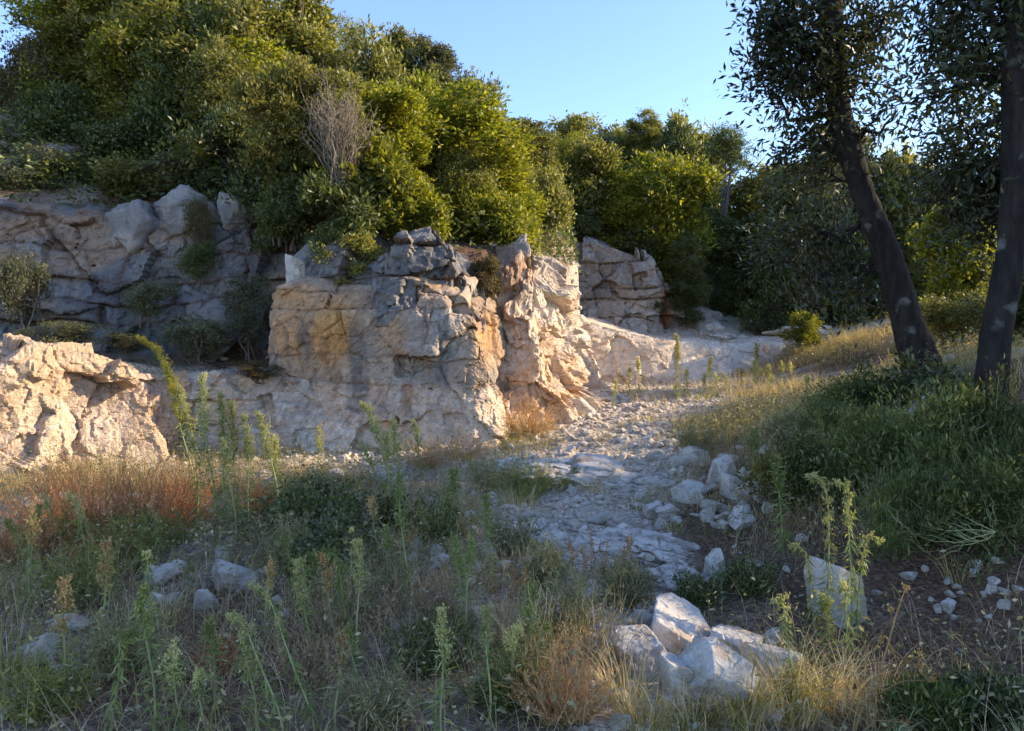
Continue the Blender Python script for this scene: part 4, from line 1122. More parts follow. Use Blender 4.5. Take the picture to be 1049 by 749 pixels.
boulder(734, 520, 24, 14, 'flat stone in the rubble below the rounded one', 3)
boulder(617, 533, 22, 14, 'single white stone on the gravel left of the rubble', 4)
boulder(690, 528, 30, 16, 'low white stone in front of the rubble pile', 1)
boulder(735, 588, 22, 26, 'upright white stone at the edge of the red earth', 2, bank=ANGP)
boulder(775, 578, 18, 12, 'small orange stone in the red earth', 7)
boulder(795, 462, 28, 14, 'pale stone at the foot of the bank', 0)
boulder(880, 420, 26, 14, 'white stone half hidden on the bank', 4, d=7.6)
boulder(305, 278, 30, 26, 'light block wedged between darker ones at the cliff notch', 1, .2, d=11.9, bank=ANGP)
boulder(325, 258, 34, 50, 'tilted slab leaning above the wedged light block', 4, .3, (0, .7), d=12.3, bank=DARKP)
boulder(240, 218, 34, 34, 'square grey block on the rim of the upper cliff', 2, .1, d=13.0, bank=DARKP)
boulder(180, 214, 60, 40, 'big pale block at the top of the upper cliff', 0, .1, d=12.9, bank=DARKP)
boulder(128, 230, 52, 48, 'grey block on the upper cliff left of the pale one', 3, .3, d=12.8, bank=DARKP)
boulder(52, 168, 46, 32, 'blue grey boulder lying on the slope at the upper left', 5, .2, d=15.5, bank=DARKP)
boulder(20, 160, 40, 26, 'boulder next to the blue grey one at the left edge', 6, .4, d=15.8, bank=DARKP)
boulder(748, 326, 60, 18, 'flat grey boulder on the slope right of the back wall', 1, d=21.8, bank=OUTP, name='rock_outcrop')
boulder(722, 306, 46, 24, 'grey boulder above the flat one right of the back wall', 2, d=22.8, bank=OUTP, name='rock_outcrop')
boulder(793, 358, 22, 12, 'small white stone on top of the pale bench', 6, d=19)
boulder(845, 310, 80, 30, 'pale sloping rock at the head of the path', 5, .2, d=21, bank=OUTP, name='rock_outcrop')
boulder(977, 378, 26, 44, 'pale stone standing between the two trunks', 7, .2, d=8.8)
# more loose stones of the rubble and along the wall foot
def zone(n, poly, sz, label, group, name='stone', bias=1.6):
    c = 0
    while c < n:
        px = _q.uniform(poly[0], poly[2]); py = _q.uniform(poly[1], poly[3])
        x, d, z = hit(px, py)
        w = sz[0] + (sz[1] - sz[0]) * _q.random() ** bias
        o = bpy.data.objects.new(name, (ROCKP + ANGP)[_q.integers(14)]); COL.objects.link(o)
        o.location = (x, d, z + w * .12); s_ = w / 1.75
        o.scale = (s_, s_ * _q.uniform(.8, 1.3), s_ * _q.uniform(.7, 1.1)); o.rotation_euler = (_q.uniform(-.4, .4), _q.uniform(-.4, .4), _q.uniform(0, 6))
        tag(o, label, 'stone', group); c += 1


zone(52, (665, 468, 790, 545), (.06, .20), 'pale loose stone of the rubble spilling down the right side of the track', 'loose stones of the rubble pile')
zone(26, (560, 410, 720, 470), (.06, .18), 'small pale stone scattered on the gravel track', 'stones scattered on the gravel track')
zone(30, (270, 455, 440, 500), (.07, .22), 'white stone in the scree along the foot of the main cliff', 'scree stones at the cliff foot')
zone(15, (140, 520, 330, 640), (.05, .16), 'pale stone lying between the herbs at the left', 'stones between the herbs on the left')
zone(26, (900, 575, 1049, 640), (.035, .09), 'small pale stone on the dark bare earth at the right', 'small stones on the dark earth')
zone(22, (420, 560, 520, 620), (.05, .15), 'small stone on the shaded ground left of the white outcrop', 'stones left of the outcrop')
zone(22, (620, 620, 800, 740), (.05, .14), 'small stone around the bottom heap', 'small stones around the bottom heap')
zone(8, (0, 560, 120, 740), (.05, .16), 'pale stone in the grass at the lower left', 'stones in the lower left grass')

# gravel nobody would count: one mesh
def scatter_xy(n, x0, x1, y0, y1, rng, dens):
    P = []
    while sum(len(p) for p in P) < n:
        x = rng.uniform(x0, x1, n); y = np.sqrt(rng.uniform(y0 ** 2, y1 ** 2, n)) if y0 > 0 else rng.uniform(y0, y1, n)
        k = rng.random(n) < dens(x, y)
        P.append(np.stack([x[k], y[k]], 1))
    P = np.concatenate(P)[:n]
    return P[:, 0], P[:, 1]


def gravel(n, size, x0, x1, y0, y1, label, dens):
    x, y = scatter_xy(n, x0, x1, y0, y1, _q, dens)
    z = gz(x, y)
    base = []
    Q0 = None
    for v in range(6):
        V, Q0 = rock_mesh(_q, 1, 7, (1, .8, .55), .02, 10); base.append(V)
    base = np.array(base)
    Bv = base[_q.integers(6, size=n)]
    s = size[0] + (size[1] - size[0]) * _q.random(n) ** 3.4
    a = _q.uniform(0, 6.28, n); ca, sa = np.cos(a), np.sin(a)
    tl = _q.normal(0, .3, n)
    Bx = Bv[:, :, 0] * ca[:, None] - Bv[:, :, 1] * sa[:, None]; By = Bv[:, :, 0] * sa[:, None] + Bv[:, :, 1] * ca[:, None]; Bz = Bv[:, :, 2] + Bx * tl[:, None]
    V = np.stack([Bx, By, Bz], 2) * (s * .6)[:, None, None] + np.stack([x, y, z + s * .08], 1)[:, None]
    m = V.shape[1]
    Q = (np.arange(n)[:, None, None] * m + Q0[None]).reshape(-1, 3)
    c = np.array([.60, .53, .45])[None] * _q.uniform(.6, 1.2, (n, 1)); w = _q.random((n, 1)) * .6
    c = c * (1 - w) + np.array([.42, .34, .26]) * w
    o = mesh_np('gravel', V.reshape(-1, 3), Q, MAT['boulder'], col=np.repeat(np.clip(c, .05, .7), m, 0), smooth=False)
    return tag(o, label, 'gravel', None, 'stuff')


gravel(12000, (.015, .15), -5, 6, 3, 20, 'pale limestone gravel and rubble strewn over the quarry floor', lambda x, y: (1 - soil_share(x, y)) ** 1.5 + .04)
# ------------------------------------------------------------------ weeds, grasses and ground cover
_h = np.random.default_rng(77)
MAT['weed_leaf'] = leaf_mat('fresh_weed_leaves', (.15, .19, .055), (.30, .34, .12), (.42, .43, .20), .4, .55, .3)
MAT['weed_flower'] = leaf_mat('pale_weed_buds', (.38, .38, .16), (.58, .55, .28), (.66, .58, .34), .35, .7, .2)
MAT['weed_yellow'] = leaf_mat('yellow_weed_buds', (.30, .25, .03), (.48, .38, .05), (.4, .4, .12), .35, .7, .2)
MAT['weed_stem'] = leaf_mat('pale_green_stems', (.24, .27, .11), (.36, .37, .18), None, .1, .6, .3)
MAT['feather'] = leaf_mat('fine_green_needles', (.05, .068, .018), (.12, .145, .042), (.26, .25, .09), .35, .55, .3)
MAT['straw'] = leaf_mat('dry_straw', (.36, .26, .125), (.62, .50, .29), (.72, .62, .41), .35, .7, .25)
MAT['redstraw'] = leaf_mat('reddish_dry_stems', (.30, .14, .065), (.55, .31, .16), (.64, .46, .27), .4, .75, .2)
MAT['tanstraw'] = leaf_mat('tan_dry_stems', (.34, .21, .11), (.54, .37, .20), (.62, .46, .27), .4, .75, .2)
MAT['greyherb'] = leaf_mat('grey_green_herbs', (.15, .14, .07), (.30, .27, .14), (.50, .43, .26), .3, .65, .25)
MAT['grass'] = leaf_mat('green_grass_blades', (.12, .13, .030), (.26, .26, .07), (.44, .38, .16), .42, .5, .35)
MAT['bramble'] = leaf_mat('bramble_leaves', (.04, .058, .018), (.105, .13, .04), (.26, .24, .09), .3, .4, .45)
MAT['brownhead'] = leaf_mat('rusty_seed_heads', (.26, .14, .055), (.45, .28, .12), (.52, .38, .18), .3, .8, .15)
MAT['deadbrown'] = leaf_mat('brown_dead_stems', (.24, .165, .095), (.44, .32, .19), (.56, .43, .27), .15, .8, .15)


def weed_parts(h, nod, rng, lean=(0, 0), leafy=1.0, big=1.0):
    """one tall leafy stalk; local origin at its foot"""
    n = 16
    t = np.linspace(0, 1, n)
    ph = rng.uniform(0, 6.28)
    path = np.stack([lean[0] * t ** 1.4 + .012 * h * np.sin(t * 7 + ph), lean[1] * t ** 1.4 + .012 * h * np.cos(t * 6 + ph), h * t], 1)
    if nod > 0:
        s = np.clip((t - .8) / .2, 0, 1)
        az = rng.uniform(-.6, .6) + (math.pi if lean[0] < 0 else 0)
        path[:, 0] += math.cos(az) * nod * .11 * h * s ** 1.3; path[:, 1] += math.sin(az) * nod * .11 * h * s ** 1.3
        path[:, 2] -= nod * h * .17 * s ** 2
    S = tube(path, .0055 * big, .0022 * big, 5)
    nl = int(150 * leafy * h)
    tl = rng.uniform(.06, .97, nl)
    f = tl * (n - 1); i = np.clip(f.astype(int), 0, n - 2); fr = (f - i)[:, None]
    P = path[i] * (1 - fr) + path[i + 1] * fr
    az = np.arange(nl) * 2.4 + rng.normal(0, .3, nl)
    up = rng.uniform(-.15, .75, nl) * (1 - .3 * (tl < .4)) - .5 * (tl < .3)
    if nod > .45: up = rng.uniform(-1.1, .25, nl)
    D = np.stack([np.cos(az), np.sin(az), up], 1)
    L = (.08 - .045 * tl) * rng.uniform(.7, 1.3, nl) * big; W = .0082 * big * rng.uniform(.7, 1.3, nl)
    N = np.stack([-np.cos(az) * up, -np.sin(az) * up, np.ones(nl)], 1) + rng.normal(0, .3, (nl, 3))
    LV = leaf_quads(P, D, N, L, W, .35)
    # flowering top: short side shoots with buds
    fl, fs = [], []
    nb = int((42 if nod <= .45 else 20) * h)
    for k in range(nb):
        tt = 1 - .42 * rng.random() ** 1.2
        f = tt * (n - 1); i0 = min(int(f), n - 2); p = path[i0] * (1 - (f - i0)) + path[i0 + 1] * (f - i0)
        az = rng.uniform(0, 6.28); ln = (.025 + (.12 if nod <= .45 else .05) * (1 - tt)) * rng.uniform(.6, 1.2) * big
        d = np.array([math.cos(az) * .6, math.sin(az) * .6, .9 - .9 * nod * (tt > .9)])
        q = np.stack([p, p + d * ln * .5, p + d * ln + np.array([0, 0, ln * .15])])
        fs.append(tube(q, .0018 * big, .001 * big, 3))
        m = 14
        bp = q[1] + (q[2] - q[1]) * rng.uniform(-.8, 1.1, (m, 1)) + rng.normal(0, .006 * big, (m, 3))
        fl.append(leaf_quads(bp, rng.normal(0, .5, (m, 3)) + np.array([0, 0, .8]), rng.normal(0, 1, (m, 3)), .011 * big * rng.uniform(.7, 1.3, m), .0065 * big, .05))
        fl.append(leaf_quads(bp, rng.normal(0, .8, (m, 3)) + np.array([0, 0, .4]), rng.normal(0, 1, (m, 3)), .009 * big, .006 * big, .05))
    return merge([S] + fs), LV, merge(fl)


def weed(bx, by, tx, ty, label, nod=0.0, flower='weed_flower', leafy=1.0, group='tall green weed stalks', leaf='weed_leaf', d=None):
    if d is None: x, d, z = hit(bx, by)
    else: x, d, z = un(bx, by, d)
    h = (by - ty) / F * d; ln = (tx - bx) / F * d
    S, LV, FV = weed_parts(h, nod, _h, (ln, _h.uniform(-.08, .08)), leafy, ((1.55 if d > 5.2 else 1.15) if group == 'tall green weed stalks' else 1.2) + .35 * (d > 9))
    r = empty('tall_weed', (x, d, z - .02))
    mesh_np('stem', *S, MAT['weed_stem'], r, smooth=True); mesh_np('leaves', *LV, MAT[leaf], r, smooth=False); mesh_np('flower_head', *FV, MAT[flower], r, smooth=False)
    return tag(r, label, 'weed', group)


W_ = [
    (206, 548, 184, 398, 'tall green weed at the left side of the bright clump before the pale wall', 0),
    (221, 552, 207, 384, 'tallest straight weed of the bright clump before the pale wall', 0),
    (233, 553, 226, 402, 'thin weed standing third in the bright clump', 0),
    (246, 552, 238, 412, 'dense weed on the right of the bright clump', 0),
    (256, 550, 249, 428, 'rightmost weed of the bright clump, in front of the tan wall', 0),
    (241, 560, 231, 452, 'shortest weed at the front of the bright clump', 0),
    (218, 520, 142, 332, 'yellow flowered weed leaning left over the ledge, top left of the bright clump', .4, 'weed_yellow'),
    (200, 530, 172, 372, 'second yellow flowered weed, more upright and below the leaning one', .2, 'weed_yellow'),
    (286, 545, 270, 420, 'weed with a loose flower head in front of the low tan wall', .2),
    (283, 540, 281, 447, 'thin weed close behind the loose headed one', 0),
    (326, 490, 327, 438, 'short weed alone at the foot of the tan wall', 0),
    (404, 512, 371, 408, 'weed with a broad pale head leaning left before the main cliff', .3),
    (398, 515, 396, 440, 'upright weed in the clump before the main cliff', 0),
    (392, 512, 368, 455, 'weed leaning far left at the foot of the main cliff clump', 0),
    (410, 508, 402, 432, 'slender weed at the right of the clump before the main cliff', 0),
    (432, 492, 424, 430, 'single thin weed before the main cliff, right of the clump', 0),
    (416, 625, 408, 488, 'bright green leafy weed with bare top in the middle of the herbs', 0, 'weed_leaf', 1.6),
    (400, 600, 396, 540, 'short leafy weed left of the bright green one in the herbs', 0, 'weed_leaf', 1.5),
    (320, 755, 258, 590, 'pale headed weed bending left at the bottom, left of centre', .5),
    (288, 760, 240, 618, 'pale headed weed bending left beside the longer one at the bottom', .6),
    (262, 760, 248, 650, 'green leafy weed at the bottom under the two bending ones', 0, 'weed_flower', 1.8),
    (184, 765, 172, 662, 'grey green leafy weed near the bottom left', 0, 'weed_flower', 1.8),
    (210, 770, 200, 690, 'small grey weed at the bottom edge right of the grey green one', 0, 'weed_flower', 1.6),
    (853, 655, 842, 462, 'tallest nodding weed in front of the dark shrubs at the right', .7),
    (872, 655, 868, 468, 'nodding weed just right of the tallest one', .8),
    (880, 660, 893, 530, 'weed hooked over at its tip, right of the nodding pair', 1.0),
    (838, 660, 822, 545, 'shorter weed curling over left of the nodding pair', .9),
    (815, 720, 800, 596, 'hooked weed standing by the white heap at the right', 1.0),
    (872, 700, 868, 588, 'narrow weed before the grey boulder at the right', .5),
    (852, 690, 850, 610, 'dense green weed hiding the grey boulder at the right', .2, 'weed_leaf', 2.2),
    (802, 565, 797, 470, 'dark green weed at the edge of the red earth', 0, 'weed_leaf', 1.6),
    (774, 500, 772, 440, 'leafy weed in the rubble at the foot of the bank', 0, 'weed_leaf', 1.6),
    (694, 410, 692, 344, 'tallest thin weed in front of the pale bench', 0),
    (655, 403, 653, 368, 'thin weed in front of the bench, left of the tallest', 0),
    (728, 402, 729, 367, 'thin weed in front of the bench, right of the tallest', 0),
    (775, 395, 775, 352, 'weed at the right end of the pale bench', 0),
    (787, 400, 787, 376, 'short weed right of the one at the bench end', 0),
    (645, 403, 645, 378, 'short weed at the left end of the bench row', 0),
    (704, 404, 703, 380, 'short weed close beside the tallest at the bench', 0),
    (472, 645, 468, 548, 'thin grey green weed right of the middle herbs', .2, 'weed_leaf', 1.2),
    (502, 610, 500, 505, 'weed with drooping leaves before the white outcrop', .2, 'weed_leaf', 1.3),
    (462, 560, 465, 480, 'green weed among dry stems left of the track', .1, 'weed_leaf', 1.4),
    (60, 560, 40, 505, 'pale headed weed at the left edge before the red grass', .5),
    (92, 590, 70, 500, 'weed bent over the red grass at the far left', .5),
    (330, 640, 322, 560, 'grey green weed in the shaded herbs left of centre', .2, 'weed_leaf', 1.4),
]
for a in W_:
    weed(*a)


for k in range(34):
    px_ = _h.uniform(10, 560); by_ = _h.uniform(560, 770)
    if px_ > 420 and by_ < 640: continue
    hh = _h.uniform(50, 120) * (.6 + (by_ - 540) / 300)
    weed(px_, by_, px_ + _h.uniform(-22, 12), by_ - hh, 'slender weed stalk standing among the shaded foreground herbs', _h.choice([0, 0, .3, .8]), _h.choice(['weed_flower', 'weed_leaf', 'tanstraw']), _h.uniform(.6, 1.6), 'slender weed stalks in the foreground herbs', _h.choice(['weed_leaf', 'greyherb', 'weed_leaf']))
for k in range(14):
    px_ = _h.uniform(590, 860); by_ = 398 + _h.uniform(0, 22)
    weed(px_, by_, px_ + _h.uniform(-3, 3), by_ - _h.uniform(14, 30), 'small upright weed on the sunlit gravel before the pale bench', 0, 'weed_flower', 1, 'small weeds before the pale bench')


def spot(px, py, hpx):
    x, d, z = hit(px, py); return x, d, z, hpx / F * d, d


def feather_shrub(px, py, wpx, hpx, label, mat='feather', n=150, d=None, cat='shrub', name='fine leaved_shrub', L=.05, W=.0035, group='fine leaved green shrubs on the bank'):
    if d is None: x, d, z = hit(px, py)
    else: x, d, z = un(px, py, d); z = gz1(x, d)
    h, w = hpx / F * d, wpx / F * d
    st, lv = [], []
    for k in range(n):
        az = _h.uniform(0, 6.28); sp = math.sqrt(_h.random()) * w * .5; hh = h * _h.uniform(.5, 1.05) * (1 - .35 * (sp / (w * .5)) ** 2)
        a = np.array([math.cos(az) * sp * .35, math.sin(az) * sp * .35, 0]); b = np.array([math.cos(az) * sp, math.sin(az) * sp, hh])
        p = wiggle(a, b, 8, .09 * max(h, .3) / .6, _h); p[:, 2] = np.maximum(p[:, 2], -.02)
        st.append(tube(p, .004, .0015, 3))
        m = int(70 * hh / .6) + 8
        tt = _h.uniform(.2, 1.0, m) * 7; i = np.clip(tt.astype(int), 0, 6); fr = (tt - i)[:, None]
        lv.append(leaf_quads(p[i] * (1 - fr) + p[i + 1] * fr, _h.normal(0, .75, (m, 3)) + np.array([math.cos(az) * .25, math.sin(az) * .25, .35]), _h.normal(0, 1, (m, 3)), L * _h.uniform(.6, 1.4, m), W, .1))
    r = empty(name, (x, d, z - .03))
    mesh_np('stems', *merge(st), MAT['weed_stem'], r); mesh_np('leaves', *merge(lv), MAT[mat], r, smooth=False)
    return tag(r, label, cat, group)


FS = [
    (845, 480, 90, 80, 'fine leaved green shrub at the left end of the bank shrubs', 'feather'),
    (895, 520, 95, 95, 'fine leaved dark green shrub behind the nodding weeds', 'feather'),
    (955, 500, 110, 100, 'broad fine leaved shrub in the middle of the bank', 'feather'),
    (1020, 495, 100, 110, 'fine leaved shrub under the right hand trunk', 'feather'),
    (930, 565, 100, 85, 'low fine leaved shrub above the dark bare earth', 'feather'),
    (1005, 560, 110, 80, 'low fine leaved shrub above the bare earth at the right edge', 'feather'),
    (1050, 530, 80, 90, 'shrub cut by the right edge with yellowish tips', 'feather'),
    (870, 450, 80, 60, 'yellowish green fine leaved shrub at the top of the bank', 'feather'),
    (815, 470, 60, 50, 'small fine leaved shrub at the edge of the track', 'greyherb'),
    (820, 520, 60, 60, 'small dark fine leaved shrub at the edge of the red earth', 'feather'),
    (980, 450, 90, 60, 'fine leaved shrub between the two trunks', 'feather'),
    (1010, 748, 90, 40, 'dark low shrub at the bottom right corner', 'feather'),
    (950, 750, 70, 32, 'dark herb tuft left of the bottom right corner', 'feather'),
]
def shoot_shrub(px, py, wpx, hpx, label, mat):
    x, d, z = hit(px, py); rw, rh = wpx / 2 / F * d, hpx / F * d
    l_, w_ = _h.uniform(.032, .058), _h.uniform(.007, .017); mat = _h.choice([mat, mat, 'bramble', 'leaf_dark'])
    V, Q, cen, lr = crown_mesh(_h, rw, rh * .62, 34, 560, 9, l_, w_, .25, upbias=1.1, spread=.038, ragged=2.2)
    V2, Q2, c2, l2 = crown_mesh(_h, rw * .9, rh * .8, 30, 110, 9, l_, w_, .2, upbias=1.6, spread=.045, ragged=2.5)
    r = empty('bank_shrub', (x, d, z + rh * .45))
    mesh_np('leaves', *merge([(V, Q), (V2, Q2)]), MAT[mat], r, smooth=False)
    mesh_np('branches', *branch_mesh(_h, (0, 0, -rh * .5), np.concatenate([cen, c2]), .007, 6, 4, .05), MAT['weed_stem'], r)
    return tag(r, label, 'shrub', 'fine leaved green shrubs on the bank')


for a in FS:
    shoot_shrub(*a)
for a in [(870, 500, 70, 85, 'tall thin stemmed herb standing out of the bank shrubs, behind the nodding weeds', 'grass'), (930, 480, 60, 75, 'light green fine herb in the middle of the bank', 'weed_leaf'), (990, 520, 70, 90, 'fine stemmed yellowish herb on the bank below the right hand trunk', 'grass'), (1035, 540, 60, 80, 'lit yellowish herb at the right edge of the bank', 'weed_leaf'), (910, 545, 60, 70, 'grey fine herb low on the bank', 'greyherb'), (835, 500, 50, 60, 'dry straw coloured herb at the left end of the bank', 'straw')]:
    feather_shrub(*a, n=60, cat='herb', name='herb_clump', L=.04, W=.0045, group='fine herbs among the bank shrubs')
G = 'green and grey herb clumps on the quarry floor'
for a in [
    (715, 468, 50, 48, 'grey green tuft in the middle of the gravel track', 'greyherb'),
    (540, 510, 80, 45, 'low green herb clump above the flat outcrop', 'grass'),
    (505, 505, 60, 40, 'grey herb clump left of the long rock shelf', 'greyherb'),
    (455, 560, 60, 60, 'green herb clump in the middle, right of the brambles', 'feather'),
    (525, 570, 60, 50, 'green herb clump in front of the flat outcrop', 'greyherb'),
    (720, 620, 60, 40, 'dark green herb below the cracked white rock', 'feather'),
    (575, 650, 90, 70, 'grey herb with fine stems right of the rusty spikes', 'greyherb'),
    (640, 620, 60, 50, 'dull green herb between the rusty spikes and the cracked rock', 'greyherb'),
    (440, 690, 100, 70, 'green herb clump at the bottom centre', 'feather'),
    (360, 640, 90, 70, 'grey herb clump below the brambles', 'greyherb'),
    (130, 690, 90, 70, 'grey green herb clump near the bottom left', 'greyherb'),
    (40, 735, 90, 60, 'green herb clump at the bottom left corner', 'grass'),
    (85, 620, 90, 70, 'yellow green herb clump below the red grass', 'grass'),
    (130, 585, 70, 60, 'yellow green leafy clump at the foot of the red grass', 'grass'),
    (300, 590, 70, 70, 'blue green herb clump in front of the brambles', 'greyherb'),
    (520, 720, 90, 60, 'green herb clump at the bottom right of centre', 'feather'),
    (385, 740, 90, 60, 'dark herb clump at the bottom edge left of centre', 'greyherb'),
    (560, 600, 50, 50, 'small grey herb left of the rusty spikes', 'greyherb'),
    (770, 610, 60, 45, 'dark herb on the red earth', 'feather'),
]:
    feather_shrub(*a, n=90, cat='herb', name='herb_clump', L=.045, W=.006, group=G)


def fuzzy(px, py, wpx, hpx, label, mat, n=260, bits=14, cat='dry plant', name='dry_plant', group=None, thick=.0016, bit=(.018, .006)):
    """a clump of thin dry stems set with small seeds"""
    x, d, z = hit(px, py)
    h, w = hpx / F * d, wpx / F * d
    a = np.linspace(0, 1, 6)
    st, lv = [], []
    for k in range(n):
        az = _h.uniform(0, 6.28); sp = math.sqrt(_h.random()) * w * .5; hh = h * _h.uniform(.3, 1.12) * (1 - .45 * (sp / (w * .5)) ** 2)
        p = wiggle((math.cos(az) * sp * .4, math.sin(az) * sp * .4, 0), (math.cos(az) * sp * 1.15 + _h.normal(0, .05), math.sin(az) * sp * 1.15, hh), 6, .11 * max(h, .3), _h)
        st.append(tube(p, thick * 1.3, thick * .7, 3))
        tt = _h.uniform(1.5, 5, bits); i = np.clip(tt.astype(int), 0, 4); fr = (tt - i)[:, None]
        lv.append(leaf_quads(p[i] * (1 - fr) + p[i + 1] * fr, _h.normal(0, .5, (bits, 3)) + np.array([0, 0, .8]), _h.normal(0, 1, (bits, 3)), bit[0] * _h.uniform(.6, 1.6, bits), bit[1], .05))
    r = empty(name, (x, d, z - .02))
    mesh_np('stems', *merge(st), MAT[mat], r, smooth=False); mesh_np('foliage', *merge(lv), MAT[mat], r, smooth=False)  # the foliage mesh is the small seeds along the stems
    return tag(r, label, cat, group)


R = 'reddish dry plants before the pale wall'
for a in [(60, 545, 90, 90, 'reddish dry plant nearest the left edge, before the pale wall', 'redstraw'),
          (105, 550, 90, 95, 'tall reddish dry plant in the middle of the red grass', 'redstraw'),
          (150, 545, 90, 80, 'reddish dry plant right of the tall one', 'redstraw'),
          (188, 535, 70, 65, 'tan red dry plant at the right end, beside the bright weeds', 'redstraw'),
          (20, 580, 80, 70, 'dark red dry plant at the left edge', 'redstraw'),
          (95, 585, 70, 50, 'low rusty plant in front of the tall reddish one', 'redstraw'),
          (262, 530, 40, 40, 'small reddish plant behind the bright weeds', 'redstraw')]:
    fuzzy(*a, group=R)
fuzzy(545, 446, 66, 46, 'round tan red bush at the foot of the buttress', 'tanstraw', 340, 14)
fuzzy(470, 470, 60, 32, 'low tan grass at the right foot of the main cliff', 'tanstraw', 200, 10)
fuzzy(440, 478, 50, 30, 'tan grass at the foot of the main cliff', 'tanstraw', 160, 10)
fuzzy(580, 735, 90, 75, 'tan thistle like dry plant at the bottom centre', 'tanstraw', 220, 16)
fuzzy(225, 690, 60, 40, 'small rusty dry plant near the bottom left', 'redstraw', 120, 10)
fuzzy(345, 660, 110, 80, 'brown dry plant in the herbs left of centre', 'deadbrown', 220, 12)
fuzzy(310, 700, 80, 50, 'brown dry plant lower left of centre', 'deadbrown', 150, 12)
fuzzy(450, 640, 60, 60, 'dull brown dry plant right of the bright green weed', 'deadbrown', 140, 12)
fuzzy(610, 690, 100, 90, 'bleached fine stemmed dry plant left of the white heap', 'straw', 150, 5)
fuzzy(545, 680, 90, 80, 'bleached dry plant left of the fine stemmed one', 'straw', 130, 5)
for a in [(70, 560, 90, 45, 'green growth at the foot of the red grass, left', 'grass'), (120, 562, 80, 45, 'green growth at the foot of the red grass, middle', 'grass'), (165, 560, 70, 40, 'green growth at the foot of the red grass, right', 'grass')]:
    feather_shrub(*a, n=80, cat='herb', name='herb_clump', L=.045, W=.007, group=G)
# rusty seed spikes
def spikes(px, py, wpx, hpx, n, label, mat='brownhead'):
    x, d, z = hit(px, py); h, w = hpx / F * d, wpx / F * d
    st, lv = [], []
    for k in range(n):
        bx_, by_ = _h.uniform(-.5, .5) * w, _h.uniform(-.3, .3) * w
        p = wiggle((bx_, by_, 0), (bx_ * 1.25 + _h.normal(0, .02), by_ * 1.2, h * _h.uniform(.6, 1)), 7, .02, _h)
        st.append(tube(p, .003, .0015, 3)); m = 80
        tt = 2.4 + 3.6 * _h.random(m); i = np.clip(tt.astype(int), 0, 5); fr = (tt - i)[:, None]
        lv.append(leaf_quads(p[i] * (1 - fr) + p[i + 1] * fr + _h.normal(0, .006, (m, 3)), _h.normal(0, .8, (m, 3)) + np.array([0, 0, .6]), _h.normal(0, 1, (m, 3)), .013, .009, .1))
    r = empty('seed_plant', (x, d, z - .02)); mesh_np('stems', *merge(st), MAT['deadbrown'], r); mesh_np('seed_spikes', *merge(lv), MAT[mat], r, smooth=False)
    return tag(r, label, 'seed plant', 'plants with rusty seed spikes')
spikes(622, 608, 60, 62, 15, 'plant with many rusty upright seed spikes in front of the cracked rock')
spikes(530, 625, 40, 45, 9, 'smaller plant with rusty seed spikes left of the first')
spikes(430, 480, 70, 40, 12, 'yellowish seed spikes at the foot of the main cliff', 'weed_yellow')
spikes(400, 690, 40, 120, 4, 'tall dead brown stalks in the herbs of the centre left', 'deadbrown')
spikes(378, 560, 22, 80, 3, 'brown dock stalk in front of the brambles', 'brownhead')

# brambles
for i, (px, py, w, h, lab) in enumerate([(300, 560, 90, 70, 'leafy bramble mound in the middle left'), (355, 560, 100, 75, 'dark bramble mound before the main cliff'), (405, 555, 80, 60, 'bramble mound right of the dark one'), (320, 535, 80, 50, 'bramble at the back beside the white scree'), (340, 600, 90, 60, 'bramble with small leaves at the front of the mounds')]):
    x, d, z = hit(px, py); rw, rh = w / 2 / F * d, h / F * d
    V, Q, cen, lr = crown_mesh(_h, rw * .85, rh * .5, 22, 330, 4, .038, .026, .30, spread=.05, ragged=2)
    r = empty('bramble', (x, d, z + rh * .45))
    mesh_np('leaves', V, Q, MAT['bramble'], r, smooth=False)
    B_ = branch_mesh(_h, (0, 0, -rh * .5), cen, .006, 4, 4, .05); mesh_np('canes', *B_, MAT['twig'], r)
    tag(r, lab, 'bramble', 'bramble mounds')
